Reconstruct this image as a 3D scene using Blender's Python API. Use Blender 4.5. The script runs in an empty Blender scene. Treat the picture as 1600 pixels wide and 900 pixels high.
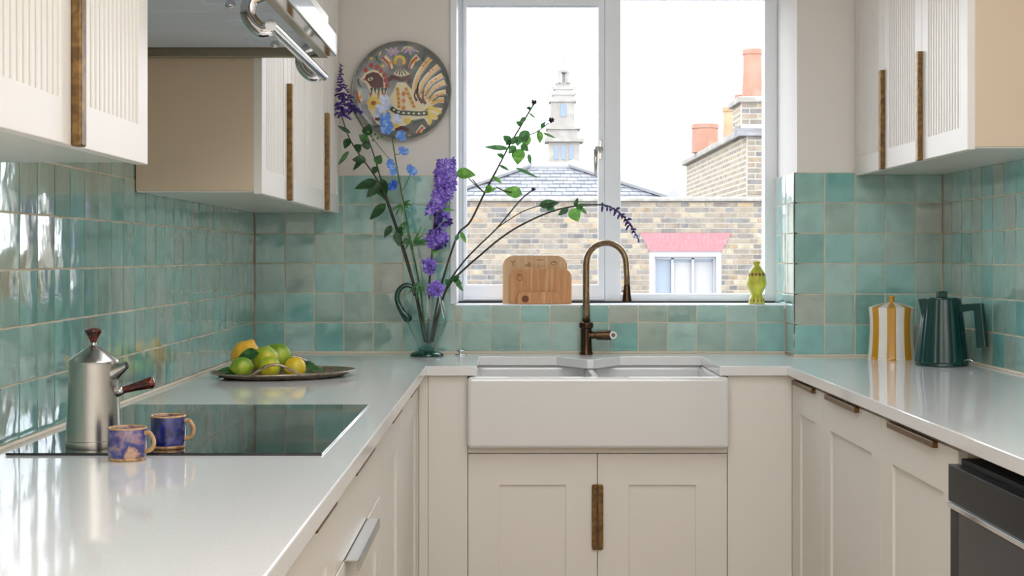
import bpy, bmesh, math, random
from mathutils import Vector, Matrix
random.seed(7)
PI = math.pi
scene = bpy.context.scene
COL = scene.collection

# ------------------------------------------------------------------ camera
F, CX, CY, CZ = 2300.0, 796.0, 401.0, 1.234       # focal length in px (1600 wide), vanishing point, eye height
cam_d = bpy.data.cameras.new('camera'); cam = bpy.data.objects.new('camera', cam_d); COL.objects.link(cam)
cam.location = (0, 0, CZ); cam.rotation_euler = (PI / 2, 0, 0)
cam_d.sensor_width = 36; cam_d.lens = F / 1600 * 36
cam_d.shift_x = (800 - CX) / 1600; cam_d.shift_y = -(450 - CY) / 1600
cam_d.clip_start = 0.05; cam_d.clip_end = 600
scene.camera = cam
# ------------------------------------------------------------------ world: bright thin cloud
world = bpy.data.worlds.new('sky'); scene.world = world; world.use_nodes = True
wn, wl = world.node_tree.nodes, world.node_tree.links
wn.clear()
w_out = wn.new('ShaderNodeOutputWorld'); w_bg = wn.new('ShaderNodeBackground')
w_tc = wn.new('ShaderNodeTexCoord'); w_no = wn.new('ShaderNodeTexNoise'); w_cr = wn.new('ShaderNodeValToRGB')
w_no.inputs['Scale'].default_value = 2.6; w_no.inputs['Detail'].default_value = 5
w_cr.color_ramp.elements[0].position = 0.40; w_cr.color_ramp.elements[0].color = (0.78, 0.87, 1.0, 1)
w_cr.color_ramp.elements[1].position = 0.62; w_cr.color_ramp.elements[1].color = (0.96, 0.965, 1.0, 1)
wl.new(w_tc.outputs['Generated'], w_no.inputs['Vector']); wl.new(w_no.outputs['Fac'], w_cr.inputs['Fac'])
wl.new(w_cr.outputs['Color'], w_bg.inputs['Color']); wl.new(w_bg.outputs['Background'], w_out.inputs['Surface'])
w_bg.inputs['Strength'].default_value = 5.0
# ------------------------------------------------------------------ colour management
vs = scene.view_settings
vs.view_transform = 'Standard'; vs.look = 'None'; vs.gamma = 1; vs.use_curve_mapping = False
vs.exposure = 0.12
KITCHEN_FILL_W, REAR_FILL_W = 18.0, 66.0                         # added fill lights over the kitchen and behind the camera
scene.cycles.max_bounces = 10; scene.cycles.diffuse_bounces = 6; scene.cycles.transparent_max_bounces = 16
scene.cycles.use_denoising = True

# ------------------------------------------------------------------ helpers
def S(r, g, b):
    f = lambda c: (c / 255 / 12.92) if c / 255 <= 0.04045 else ((c / 255 + 0.055) / 1.055) ** 2.4
    return (f(r), f(g), f(b), 1)

def P(px, py, d):
    """The point seen at pixel px,py standing d metres into the room."""
    return Vector(((px - CX) / F * d, d, CZ - (py - CY) / F * d))

def mat(name, color, rough=0.5, metal=0.0, var=None, scale=8, bump=0.0, bscale=40, spec=0.5, coat=0.0, stretch=None, subs=0.0, rand=None):
    m = bpy.data.materials.new(name); m.use_nodes = True
    nt = m.node_tree; b = nt.nodes['Principled BSDF']
    b.inputs['Base Color'].default_value = color; b.inputs['Roughness'].default_value = rough
    b.inputs['Metallic'].default_value = metal; b.inputs['Specular IOR Level'].default_value = spec
    b.inputs['Coat Weight'].default_value = coat; b.inputs['Coat Roughness'].default_value = 0.05
    if subs: b.inputs['Subsurface Weight'].default_value = subs; b.inputs['Subsurface Radius'].default_value = (.01, .01, .01)
    tc = nt.nodes.new('ShaderNodeTexCoord'); src = tc.outputs['Object']
    if stretch:
        mp = nt.nodes.new('ShaderNodeMapping'); mp.inputs['Scale'].default_value = stretch
        nt.links.new(src, mp.inputs['Vector']); src = mp.outputs['Vector']
    if var:
        n = nt.nodes.new('ShaderNodeTexNoise'); n.inputs['Scale'].default_value = scale; n.inputs['Detail'].default_value = 4
        nt.links.new(src, n.inputs['Vector'])
        r = nt.nodes.new('ShaderNodeValToRGB'); els = r.color_ramp.elements
        cols = [color] + list(var)
        els[0].position = 0.36; els[1].position = 0.64
        els[0].color = cols[0]; els[1].color = cols[-1]
        for i, c in enumerate(cols[1:-1]):
            e = els.new(0.36 + 0.28 * (i + 1) / (len(cols) - 1)); e.color = c
        nt.links.new(n.outputs['Fac'], r.inputs['Fac']); nt.links.new(r.outputs['Color'], b.inputs['Base Color'])
    if bump:
        n2 = nt.nodes.new('ShaderNodeTexNoise'); n2.inputs['Scale'].default_value = bscale; n2.inputs['Detail'].default_value = 3
        nt.links.new(src, n2.inputs['Vector'])
        bp = nt.nodes.new('ShaderNodeBump'); bp.inputs['Strength'].default_value = bump; bp.inputs['Distance'].default_value = 0.002
        nt.links.new(n2.outputs['Fac'], bp.inputs['Height']); nt.links.new(bp.outputs['Normal'], b.inputs['Normal'])
    return m

def rand_mat(name, cols, rough, cloud=0.3, cscale=14, bump=0.0, bscale=20, bdist=0.004, coat=0.0, stretch=(1, 1, 1), detail=2.0):
    """Each object takes its own colour from cols, clouded inside the piece."""
    m = bpy.data.materials.new(name); m.use_nodes = True
    nt = m.node_tree; N, L = nt.nodes, nt.links; b = N['Principled BSDF']
    oi = N.new('ShaderNodeObjectInfo'); geo = N.new('ShaderNodeNewGeometry')
    r = N.new('ShaderNodeValToRGB'); r.color_ramp.interpolation = 'LINEAR'; els = r.color_ramp.elements
    els[0].color = cols[0]; els[1].color = cols[-1]; els[0].position = 0; els[1].position = 1
    for i, c in enumerate(cols[1:-1]):
        e = els.new((i + 1) / (len(cols) - 1)); e.color = c
    L.new(oi.outputs['Random'], r.inputs['Fac'])
    ofs = N.new('ShaderNodeVectorMath'); ofs.operation = 'MULTIPLY_ADD'
    comb = N.new('ShaderNodeCombineXYZ')
    for k in range(3): L.new(oi.outputs['Random'], comb.inputs[k])
    ofs.inputs[1].default_value = (37, 53, 71)
    L.new(comb.outputs[0], ofs.inputs[0]); L.new(geo.outputs['Position'], ofs.inputs[2])
    n = N.new('ShaderNodeTexNoise'); n.inputs['Scale'].default_value = cscale; n.inputs['Detail'].default_value = 6
    n.inputs['Distortion'].default_value = 0.6
    L.new(ofs.outputs[0], n.inputs['Vector'])
    hsv = N.new('ShaderNodeHueSaturation'); mr = N.new('ShaderNodeMapRange')
    mr.inputs['From Min'].default_value = 0.3; mr.inputs['From Max'].default_value = 0.7
    mr.inputs['To Min'].default_value = 1 - cloud; mr.inputs['To Max'].default_value = 1 + cloud
    L.new(n.outputs['Fac'], mr.inputs['Value']); L.new(mr.outputs[0], hsv.inputs['Value'])
    L.new(r.outputs['Color'], hsv.inputs['Color']); L.new(hsv.outputs['Color'], b.inputs['Base Color'])
    b.inputs['Roughness'].default_value = rough; b.inputs['Coat Weight'].default_value = coat; b.inputs['Coat Roughness'].default_value = 0.04
    if bump:
        mp = N.new('ShaderNodeVectorMath'); mp.operation = 'MULTIPLY'; mp.inputs[1].default_value = stretch
        L.new(ofs.outputs[0], mp.inputs[0])
        n2 = N.new('ShaderNodeTexNoise'); n2.inputs['Scale'].default_value = bscale; n2.inputs['Detail'].default_value = detail
        n2.inputs['Roughness'].default_value = 0.45
        L.new(mp.outputs[0], n2.inputs['Vector'])
        bp = N.new('ShaderNodeBump'); bp.inputs['Strength'].default_value = bump; bp.inputs['Distance'].default_value = bdist
        L.new(n2.outputs['Fac'], bp.inputs['Height']); L.new(bp.outputs['Normal'], b.inputs['Normal'])
        if coat: L.new(bp.outputs['Normal'], b.inputs['Coat Normal'])
    return m

def thin_glass(name, tint=(1, 1, 1, 1), refl=1.0, base=0.035):
    m = bpy.data.materials.new(name); m.use_nodes = True
    nt = m.node_tree; N, L = nt.nodes, nt.links; N.clear()
    out = N.new('ShaderNodeOutputMaterial'); mx = N.new('ShaderNodeMixShader'); tr = N.new('ShaderNodeBsdfTransparent'); gl = N.new('ShaderNodeBsdfGlossy')
    lw = N.new('ShaderNodeLayerWeight'); lw.inputs['Blend'].default_value = 0.5
    pw_ = N.new('ShaderNodeMath'); pw_.operation = 'POWER'; pw_.inputs[1].default_value = 4.0
    ad = N.new('ShaderNodeMath'); ad.operation = 'MULTIPLY_ADD'; ad.inputs[1].default_value = 0.8; ad.inputs[2].default_value = base
    L.new(lw.outputs['Facing'], pw_.inputs[0]); L.new(pw_.outputs[0], ad.inputs[0])
    tr.inputs['Color'].default_value = tint; gl.inputs['Roughness'].default_value = 0.02
    mu = N.new('ShaderNodeMath'); mu.operation = 'MULTIPLY'; mu.inputs[1].default_value = refl
    L.new(ad.outputs[0], mu.inputs[0]); L.new(mu.outputs[0], mx.inputs[0]); L.new(tr.outputs[0], mx.inputs[1]); L.new(gl.outputs[0], mx.inputs[2])
    L.new(mx.outputs[0], out.inputs[0])
    return m

ROOT = {}
def thing(name, label, cat, loc=(0, 0, 0), group=None):
    o = bpy.data.objects.new(name, None); COL.objects.link(o); o.location = loc; o.empty_display_size = 0.05
    o['label'] = label; o['category'] = cat
    if group: o['group'] = group
    ROOT[o.name] = Vector(loc)
    return o

def new(): return bmesh.new()

def part(name, bm, material, parent=None, smooth=False, bevel=0.0, seg=2, loc=None, label=None, angle=None):
    bmesh.ops.recalc_face_normals(bm, faces=bm.faces[:])
    if smooth:
        for f in bm.faces: f.smooth = True
    if angle:
        for e in bm.edges:
            if len(e.link_faces) == 2 and e.calc_face_angle(0) > angle: e.smooth = False
    me = bpy.data.meshes.new(name); bm.to_mesh(me); bm.free()
    for mm in (material if isinstance(material, (list, tuple)) else [material]): me.materials.append(mm)
    o = bpy.data.objects.new(name, me); COL.objects.link(o)
    base = ROOT[parent.name] if parent else Vector(loc or (0, 0, 0))
    me.transform(Matrix.Translation(-base))
    if parent: o.parent = parent
    else: o.location = base
    ROOT[o.name] = base
    if bevel:
        md = o.modifiers.new('bevel', 'BEVEL'); md.width = bevel; md.segments = seg; md.limit_method = 'ANGLE'; md.angle_limit = 0.6
        md.harden_normals = False
    if label: o['label'] = label
    return o

def tag(o, label, cat, group=None):
    o['label'] = label; o['category'] = cat
    if group: o['group'] = group
    return o

def struct(o, label=None, cat=None):
    o['kind'] = 'structure'
    if label: o['label'] = label; o['category'] = cat
    return o

def box(bm, x0, x1, y0, y1, z0, z1):
    v = [bm.verts.new((x, y, z)) for z in (z0, z1) for y in (y0, y1) for x in (x0, x1)]
    for q in ((0, 2, 3, 1), (4, 5, 7, 6), (0, 1, 5, 4), (2, 6, 7, 3), (0, 4, 6, 2), (1, 3, 7, 5)):
        bm.faces.new([v[i] for i in q])
    return bm

def bx(*a): return box(new(), *a)

# plane mappings (u, v, w) -> world; w points out of the surface into the room
def LEFT(X): return lambda u, v, w: Vector((X + w, u, v))
def RIGHT(X): return lambda u, v, w: Vector((X - w, u, v))
def BACK(Y): return lambda u, v, w: Vector((u, Y - w, v))
def FLAT(Z): return lambda u, v, w: Vector((u, v, Z + w))

def prism(bm, pts, w0, w1, f, mi=0):
    a = [bm.verts.new(f(u, v, w0)) for u, v in pts]; b = [bm.verts.new(f(u, v, w1)) for u, v in pts]
    n = len(pts); fs = [bm.faces.new(a[::-1]), bm.faces.new(b)]
    for i in range(n): fs.append(bm.faces.new((a[i], a[(i + 1) % n], b[(i + 1) % n], b[i])))
    for q in fs: q.material_index = mi
    return bm

def rect(u0, u1, v0, v1): return [(u0, v0), (u1, v0), (u1, v1), (u0, v1)]

def frame(bm, u0, u1, v0, v1, iu0, iu1, iv0, iv1, w0, w1, f):
    o, i = rect(u0, u1, v0, v1), rect(iu0, iu1, iv0, iv1)
    V = {}
    for k, pts in (('o', o), ('i', i)):
        for w in (w0, w1): V[k, w] = [bm.verts.new(f(u, v, w)) for u, v in pts]
    for j in range(4):
        n = (j + 1) % 4
        for w in (w0, w1): bm.faces.new((V['o', w][j], V['o', w][n], V['i', w][n], V['i', w][j]))
        for k in 'oi': bm.faces.new((V[k, w0][j], V[k, w0][n], V[k, w1][n], V[k, w1][j]))
    return bm

def spline(pts, n=6):
    pts = [Vector(p) for p in pts]
    if len(pts) < 3: return pts
    out = []
    for i in range(len(pts) - 1):
        p0 = pts[max(i - 1, 0)]; p1 = pts[i]; p2 = pts[i + 1]; p3 = pts[min(i + 2, len(pts) - 1)]
        for k in range(n):
            t = k / n
            out.append(0.5 * ((2 * p1) + (-p0 + p2) * t + (2 * p0 - 5 * p1 + 4 * p2 - p3) * t * t + (-p0 + 3 * p1 - 3 * p2 + p3) * t ** 3))
    out.append(pts[-1]); return out

def tube(bm, pts, r, seg=8, caps=True, flat=1.0):
    pts = [Vector(p) for p in pts]; n = len(pts)
    rs = r if isinstance(r, (list, tuple)) else [r] * n
    if len(rs) != n: rs = [rs[min(int(i / (n - 1) * (len(rs) - 1)), len(rs) - 2)] * (1 - ((i / (n - 1) * (len(rs) - 1)) - min(int(i / (n - 1) * (len(rs) - 1)), len(rs) - 2))) + rs[min(int(i / (n - 1) * (len(rs) - 1)), len(rs) - 2) + 1] * ((i / (n - 1) * (len(rs) - 1)) - min(int(i / (n - 1) * (len(rs) - 1)), len(rs) - 2)) for i in range(n)]
    t0 = (pts[1] - pts[0]).normalized()
    up = Vector((0, 0, 1)) if abs(t0.z) < 0.9 else Vector((0, 1, 0))
    a = t0.cross(up).normalized(); rings = []
    for i in range(n):
        t = (pts[min(i + 1, n - 1)] - pts[max(i - 1, 0)]).normalized()
        a = (a - t * a.dot(t)).normalized(); b = t.cross(a)
        rings.append([bm.verts.new(pts[i] + (a * math.cos(2 * PI * k / seg) + b * flat * math.sin(2 * PI * k / seg)) * rs[i]) for k in range(seg)])
    for i in range(n - 1):
        for k in range(seg): bm.faces.new((rings[i][k], rings[i][(k + 1) % seg], rings[i + 1][(k + 1) % seg], rings[i + 1][k]))
    if caps: bm.faces.new(rings[0][::-1]); bm.faces.new(rings[-1])
    return bm

def lathe(bm, prof, c, seg=40, M=None, flute=None, mi=0):
    """prof = [(r, z)...] turned about the axis through c; M turns the whole thing, flute(theta, z) scales the radius."""
    c = Vector(c); rings = []
    for r, z in prof:
        row = []
        for k in range(seg if r > 1e-6 else 1):
            t = 2 * PI * k / seg; rr = r * (flute(t, z) if flute else 1)
            p = Vector((rr * math.cos(t), rr * math.sin(t), z))
            row.append(bm.verts.new(c + (M @ p if M else p)))
        rings.append(row)
    for a, b in zip(rings, rings[1:]):
        if len(a) == 1 and len(b) == 1: continue
        for k in range(seg):
            j = (k + 1) % seg
            if len(a) == 1: q = (a[0], b[j], b[k])
            elif len(b) == 1: q = (a[k], a[j], b[0])
            else: q = (a[k], a[j], b[j], b[k])
            bm.faces.new(q).material_index = mi
    return bm

def smooth_prof(pr, n=5):
    return [(max(p.x, 0), p.y) for p in spline([Vector((r, z, 0)) for r, z in pr], n)]

def disc(bm, c, r, h, M=None, seg=24):
    return lathe(bm, [(0, 0), (r, 0), (r, h), (0, h)], c, seg, M)

def basis(z, x=None):
    z = Vector(z).normalized(); x = Vector(x) if x is not None else (Vector((0, 0, 1)) if abs(z.z) < 0.9 else Vector((1, 0, 0)))
    x = (x - z * x.dot(z)).normalized(); y = z.cross(x)
    return Matrix((x, y, z)).transposed()

# ------------------------------------------------------------------ materials
M = {}
M['plaster'] = mat('plaster', S(230, 225, 218), 0.75, bump=0.05, bscale=60)
M['paint'] = mat('cabinet_paint', S(229, 224, 216), 0.38, spec=0.4)
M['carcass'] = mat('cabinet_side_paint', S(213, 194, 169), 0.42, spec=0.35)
M['underside'] = mat('cabinet_underside', S(222, 216, 206), 0.22)
M['quartz'] = mat('quartz', S(226, 225, 224), 0.07, var=[S(232, 231, 230), S(220, 219, 219)], scale=300)
M['ceramic'] = mat('fireclay', S(224, 223, 221), 0.12, coat=0.3)
M['grout'] = mat('grout', S(222, 210, 188), 0.85, bump=0.2, bscale=200)
M['tile'] = rand_mat('zellige', [S(146, 188, 180), S(116, 180, 174), S(158, 192, 184), S(134, 174, 164), S(162, 182, 172), S(126, 184, 180), S(142, 178, 166), S(166, 174, 162), S(102, 170, 164)],
                     0.09, cloud=0.13, cscale=16, bump=0.42, bscale=14, bdist=0.004, coat=1.0, stretch=(1, 1, 0.7), detail=2.5)
M['floor'] = mat('oak_floor', S(168, 146, 120), 0.45, var=[S(180, 158, 132), S(154, 132, 106)], scale=6, stretch=(1, 12, 1))
M['white_frame'] = mat('window_paint', S(240, 244, 249), 0.4)
M['glass'] = thin_glass('window_pane', base=0.014)
M['bronze'] = mat('aged_brass', S(138, 108, 66), 0.42, 0.85, var=[S(120, 92, 58), S(98, 76, 50)], scale=90, bump=0.15, bscale=200)
M['tapbronze'] = mat('tap_bronze', S(164, 138, 106), 0.3, 0.9, var=[S(132, 106, 80), S(172, 148, 118)], scale=30, stretch=(6, 6, 1))
M['steel'] = mat('brushed_steel', S(186, 184, 178), 0.24, 1.0, bump=0.06, bscale=60, stretch=(8, 8, 0.6))
M['chrome'] = mat('chrome', S(220, 220, 222), 0.08, 1.0)
M['hoodsteel'] = mat('hood_steel', S(222, 230, 242), 0.45, 0.05)
M['hoodlip'] = mat('hood_lip_steel', S(150, 142, 122), 0.3, 0.9)
M['black_glass'] = mat('black_glass', S(14, 16, 18), 0.04, coat=0.4)
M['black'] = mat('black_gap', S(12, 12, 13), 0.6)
M['oven_panel'] = mat('oven_panel', S(20, 22, 26), 0.3, spec=0.12)
M['oven_glass'] = mat('oven_glass', S(50, 52, 55), 0.22, spec=0.18)
M['darkwood'] = mat('rosewood', S(120, 40, 20), 0.25, var=[S(88, 26, 14), S(48, 16, 12)], scale=40, stretch=(1, 1, 5), coat=0.4)
M['board'] = mat('bamboo', S(222, 184, 138), 0.5, var=[S(212, 170, 124), S(228, 192, 150)], scale=9, stretch=(9, 1, 0.5))
M['board2'] = mat('bamboo_warm', S(216, 160, 108), 0.5, var=[S(200, 138, 86), S(222, 172, 122)], scale=9, stretch=(9, 1, 0.5))
M['board_mark'] = mat('burnt_mark', S(140, 96, 58), 0.7)
M['hole_shade'] = mat('hole_shadow_wood', S(120, 66, 34), 0.6)

# ------------------------------------------------------------------ room shell
XL, XR, YB, YP = -0.88, 1.45, 5.09, 4.93            # finished tile faces: left, right, back, return beside the window
ZC, TC = 0.90, 0.03                                 # worktop height and thickness
SILL, WX0, WX1, WY = 1.068, -0.19, 0.953, 5.30
T = 0.010                                           # tile build-up
YN = -1.6                                           # wall behind the camera
CEIL = 2.55

floor = struct(part('floor', bx(XL - .2, XR + .2, YN, YB + .3, -0.05, 0.0), M['floor']))
ceiling = struct(part('ceiling', bx(XL - .2, XR + .2, YN - .15, YB + .3, CEIL, CEIL + .1), M['plaster']))
wall_left = struct(part('wall_left', bx(XL - T - .15, XL - T, YN, YB + .3, 0, CEIL), M['plaster']))
wall_right = struct(part('wall_right', bx(XR + T, XR + T + .15, YN, YB + .3, 0, CEIL), M['plaster']))
wall_rear = struct(part('wall_rear', bx(XL - .2, XR + .2, YN - .15, YN, 0, CEIL), M['plaster']))
bm = new()                                          # back wall with the window opening
xs = [XL - T, WX0, WX1 + .012, XR + T]; zs = [0, SILL - .002, 2.2, CEIL]
for i in range(3):
    for j in range(3):
        if not (i == 1 and j == 1): box(bm, xs[i], xs[i + 1], YB + T, YB + .30, zs[j], zs[j + 1])
bmesh.ops.remove_doubles(bm, verts=bm.verts[:], dist=1e-5)
seen = {}
for f in bm.faces[:]:
    seen.setdefault(tuple(round(c, 4) for c in f.calc_center_median()), []).append(f)
bmesh.ops.delete(bm, geom=[f for v in seen.values() if len(v) > 1 for f in v], context='FACES')
wall_back = struct(part('wall_back', bm, M['plaster']))
wall_return = struct(part('wall_return', bx(WX1 + .012, XR + T, YP + T, YB + T, 0, CEIL), M['plaster']))
sill = struct(part('trim_1', bx(WX0, WX1 + .012, YB + .002, WY + .02, SILL - .012, SILL), M['white_frame'], bevel=.002))
sill['label'] = 'white painted window sill above the low run of tiles'

# ---- zellige tiles, each its own piece
TP, TS = 0.1018, 0.0976
def tile_mesh(seed):
    rnd = random.Random(seed); bm = new(); n = 4; g = []
    tx, ty, bow = rnd.uniform(-.0007, .0007), rnd.uniform(-.0007, .0007), rnd.uniform(-.0003, .0009)
    for j in range(n):
        for i in range(n):
            u, v = i / (n - 1) - .5, j / (n - 1) - .5
            e = .0007 if (i in (0, n - 1) or j in (0, n - 1)) else 0
            z = tx * u * 2 + ty * v * 2 + bow * (1 - 4 * max(u * u, v * v)) + rnd.uniform(-.00035, .00035) - e * .6
            g.append(bm.verts.new((u * TS + rnd.uniform(-1, 1) * e, v * TS + rnd.uniform(-1, 1) * e, z)))
    for j in range(n - 1):
        for i in range(n - 1):
            bm.faces.new((g[j * n + i], g[j * n + i + 1], g[(j + 1) * n + i + 1], g[(j + 1) * n + i])).smooth = True
    ring = [g[i] for i in range(n)] + [g[j * n + n - 1] for j in range(1, n)] + [g[(n - 1) * n + i] for i in range(n - 2, -1, -1)] + [g[j * n] for j in range(n - 2, 0, -1)]
    low = [bm.verts.new((p.co.x, p.co.y, -.0095)) for p in ring]
    for k in range(len(ring)):
        q = (k + 1) % len(ring); bm.faces.new((ring[q], ring[k], low[k], low[q]))
        e = bm.edges.get((ring[k], ring[q]));  e.smooth = False
    me = bpy.data.meshes.new('tile'); bm.to_mesh(me); bm.free(); me.materials.append(M['tile']); return me
TILES = [tile_mesh(i) for i in range(14)]
def tiles(parent, f, ucuts, vcuts, rot, skip=None):
    """a grid of tiles; ucuts/vcuts are (start, end) cells"""
    for (u0, u1) in ucuts:
        for (v0, v1) in vcuts:
            if skip and skip((u0 + u1) / 2, (v0 + v1) / 2): continue
            su, sv = (abs(u1 - u0) - (TP - TS)) / TS, (abs(v1 - v0) - (TP - TS)) / TS
            if su < .12 or sv < .12: continue
            o = bpy.data.objects.new('tile', random.choice(TILES)); COL.objects.link(o)
            mw = rot.to_4x4() @ Matrix.Rotation(random.choice((0, 2)) * PI / 2, 4, 'Z') @ Matrix.Diagonal((su, sv, 1, 1))
            mw.translation = f((u0 + u1) / 2, (v0 + v1) / 2, random.uniform(-.0004, .0004))
            o.parent = parent; o.matrix_local = mw
def cells(a, b, p=TP, start=None):
    """cells from a to b (b may be < a); the last one is cut"""
    s = 1 if b > a else -1; out = []; x = a
    while (b - x) * s > 1e-4:
        y = x + s * p
        if (y - b) * s > 0: y = b
        out.append((x, y) if s > 0 else (y, x)); x = y
    return out
RX = lambda a, b, c: Matrix((a, b, c)).transposed()
ROT_L = RX((0, 1, 0), (0, 0, 1), (1, 0, 0)); ROT_R = RX((0, -1, 0), (0, 0, 1), (-1, 0, 0)); ROT_B = RX((1, 0, 0), (0, 0, 1), (0, -1, 0))
Z0 = ZC + .005; ZT = Z0 + 6 * TP
rows6 = cells(Z0, ZT); rows8 = cells(Z0, Z0 + 8 * TP)
GR = .0026
part('grout', bx(XL - T, XL - GR, 1.95, YB, ZC - .03, ZT), M['grout'], wall_left)
part('grout', bx(XL - T, XL - GR, 2.40, 3.44, ZT, Z0 + 8 * TP), M['grout'], wall_left)
tiles(wall_left, LEFT(XL), cells(YB - .002, 1.95), rows6, ROT_L)
tiles(wall_left, LEFT(XL), [c for c in cells(YB - .002, 2.4) if c[1] < 3.44], rows8[6:], ROT_L)
part('grout', bx(XL, WX0, YB + GR, YB + T, ZC - .03, ZT), M['grout'], wall_back)
part('grout', bx(WX0, WX1, YB + GR, YB + T, ZC - .03, SILL - .0125), M['grout'], wall_back)
cb = cells(XL + .002, WX0 - .001)
tiles(wall_back, BACK(YB), cb, rows6, ROT_B)
lowrows = cells(Z0, SILL - .001)
cw = cells(XL + .002, WX1 - .002)
tiles(wall_back, BACK(YB), [((max(a, WX0)), b) for a, b in cw if b > WX0 + .02], lowrows, ROT_B)
part('grout', bx(WX1 + GR, XR, YP + GR, YP + T, ZC - .03, ZT), M['grout'], wall_return)
part('grout', bx(WX1 + GR, WX1 + .012, YP + GR, YB + .0, ZC - .03, ZT), M['grout'], wall_return)
part('grout', bx(WX1 + GR, WX1 + .012, YB, WY, SILL, ZT), M['grout'], wall_return)
tiles(wall_return, BACK(YP), cells(WX1 + .001, XR - .002), rows6, ROT_B)
tiles(wall_return, RIGHT(WX1), cells(YP + .012, YB), rows6, ROT_R)
tiles(wall_return, RIGHT(WX1), cells(YB, WY), [(max(a, SILL), b) for a, b in rows6 if b > SILL + .02], ROT_R)
part('grout', bx(XR + GR, XR + T, 3.0, YP, ZC - .03, ZT), M['grout'], wall_right)
tiles(wall_right, RIGHT(XR), cells(YP - .002, 3.0), rows6, ROT_R)
# plaster nosing above the return tiles is the wall itself; a caulk bead runs along the worktop
cauk = mat('caulk', S(226, 214, 194), 0.6)
part('sealant_bead', tube(new(), [(XL + .003, 1.95, ZC + .003), (XL + .003, YB - .003, ZC + .003), ], .0045, 6), cauk, wall_left)
part('sealant_bead', tube(new(), [(XL, YB - .002, ZC + .003), (WX1, YB - .002, ZC + .003)], .0045, 6), cauk, wall_back)
part('sealant_bead', tube(new(), [(WX1, YP - .002, ZC + .003), (XR, YP - .002, ZC + .003)], .0045, 6), cauk, wall_return)
part('sealant_bead', tube(new(), [(XR - .003, 3.0, ZC + .003), (XR - .003, YP, ZC + .003)], .0045, 6), cauk, wall_right)

# ---- window
win = bpy.data.objects.new('window_1', None); COL.objects.link(win); win.location = (.38, WY, SILL); ROOT[win.name] = Vector(win.location)
win['kind'] = 'structure'; win['label'] = 'white timber window with a casement and a fixed pane over the sink'
fw = BACK(WY)
bm = new()
for r in ((WX0, -.168, SILL, 2.2), (.343, .401, SILL, 2.2), (.919, WX1 + .012, SILL, 2.2)): prism(bm, rect(*r), -.06, .0, fw)
for r in ((-.168, .343, SILL, 1.0785), (-.168, .343, 2.165, 2.2), (.401, .919, SILL, 1.10), (.401, .919, 2.165, 2.2)): prism(bm, rect(*r), -.06, .0, fw)
part('window_frame', bm, M['white_frame'], win, bevel=.003)
bm = new(); prism(bm, rect(-.205, -.182, SILL + .002, 2.2), -.215, .006 + (WY - YB), BACK(WY))
part('casing', bm, M['white_frame'], win, bevel=.003)
cas = part('casement', frame(new(), -.1665, .3415, 1.080, 2.1635, -.154, .320, 1.1326, 2.135, -.04, .014, fw), M['white_frame'], win, bevel=.003)
bm = new(); frame(bm, -.160, .328, 1.122, 2.142, -.154, .320, 1.1326, 2.135, .0, .018, fw)
part('glazing_bead', bm, M['white_frame'], cas)
part('pane', prism(new(), rect(-.154, .320, 1.1326, 2.135), -.020, -.016, fw), M['glass'], cas)
part('pane', prism(new(), rect(.401, .919, 1.10, 2.165), -.030, -.026, fw), M['glass'], win)
part('drip_bar', prism(new(), rect(-.165, .34, 1.0805, 1.0875), .014, .024, fw), M['white_frame'], cas, bevel=.002)
part('sill_shadow_strip', prism(new(), rect(WX0 + .002, WX1, SILL + .0003, SILL + .006), .0, .012, fw), M['black'], win)  # black strip put in for the shadow line where frame meets sill
hm = M['steel']; p = P(938, 234, WY - .02)
hd = part('handle', prism(new(), rect(p.x - .006, p.x + .006, p.z - .035, p.z + .035), .014, .019, fw), hm, cas, bevel=.002, label='steel casement handle')
bm = new(); tube(bm, [(p.x, WY - .018, p.z), (p.x, WY - .045, p.z)], .009, 12); tube(bm, [(p.x - .002, WY - .036, p.z + .003), (p.x - .02, WY - .038, p.z + .004)], [.007, .009], 10)
tube(bm, [(p.x - .018, WY - .038, p.z + .002), (p.x - .0175, WY - .036, p.z - .045), (p.x - .017, WY - .034, p.z - .092)], [.008, .0075, .005], 10, flat=.6)
part('lever', bm, hm, hd, smooth=True)

# ---- unseen ceiling panels added for fill light, housings included
def fill_light(x, y, lx, ly, watts, label):
    c = thing('fill_light', label, 'fill light', (x, y, CEIL))
    part('housing', frame(new(), x - lx / 2 - .03, x + lx / 2 + .03, y - ly / 2 - .03, y + ly / 2 + .03, x - lx / 2, x + lx / 2, y - ly / 2, y + ly / 2, -.05, 0, FLAT(CEIL)), M['white_frame'], c)
    ld_ = bpy.data.lights.new('fill_lamp', 'AREA'); ld_.shape = 'RECTANGLE'; ld_.size = lx; ld_.size_y = ly; ld_.energy = watts; ld_.color = (.92, .955, 1.0)
    lo = bpy.data.objects.new('fill_lamp', ld_); COL.objects.link(lo); lo.parent = c; lo.location = (0, 0, -.03)
fill_light(.28, 2.7, .9, 2.0, KITCHEN_FILL_W, 'added fill light panel over the middle of the kitchen')
fill_light(.28, -.55, 1.9, 1.8, REAR_FILL_W, 'added fill light panel at the rear end of the room')

# ------------------------------------------------------------------ worktop, sink, hob
WL, WR, WB = -0.255, 0.850, 4.49
poly = [(XL + .001, .9), (WL, .9), (WL, WB), (-.10, WB), (-.10, 4.92), (.158, 4.92), (.252, 4.775), (.272, 4.775), (.37, 4.92), (.642, 4.92), (.642, WB), (WR, WB), (WR, 1.2),
        (XR - .001, 1.2), (XR - .001, YP - .001), (WX1 - .001, YP - .001), (WX1 - .001, YB - .001), (XL + .001, YB - .001)]
wt = part('worktop', prism(new(), poly, -TC, 0, FLAT(ZC)), M['quartz'], loc=(0, 4.6, ZC - TC), bevel=.0025)
tag(wt, 'pale speckled quartz worktop running in a U around the kitchen', 'worktop')

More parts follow.
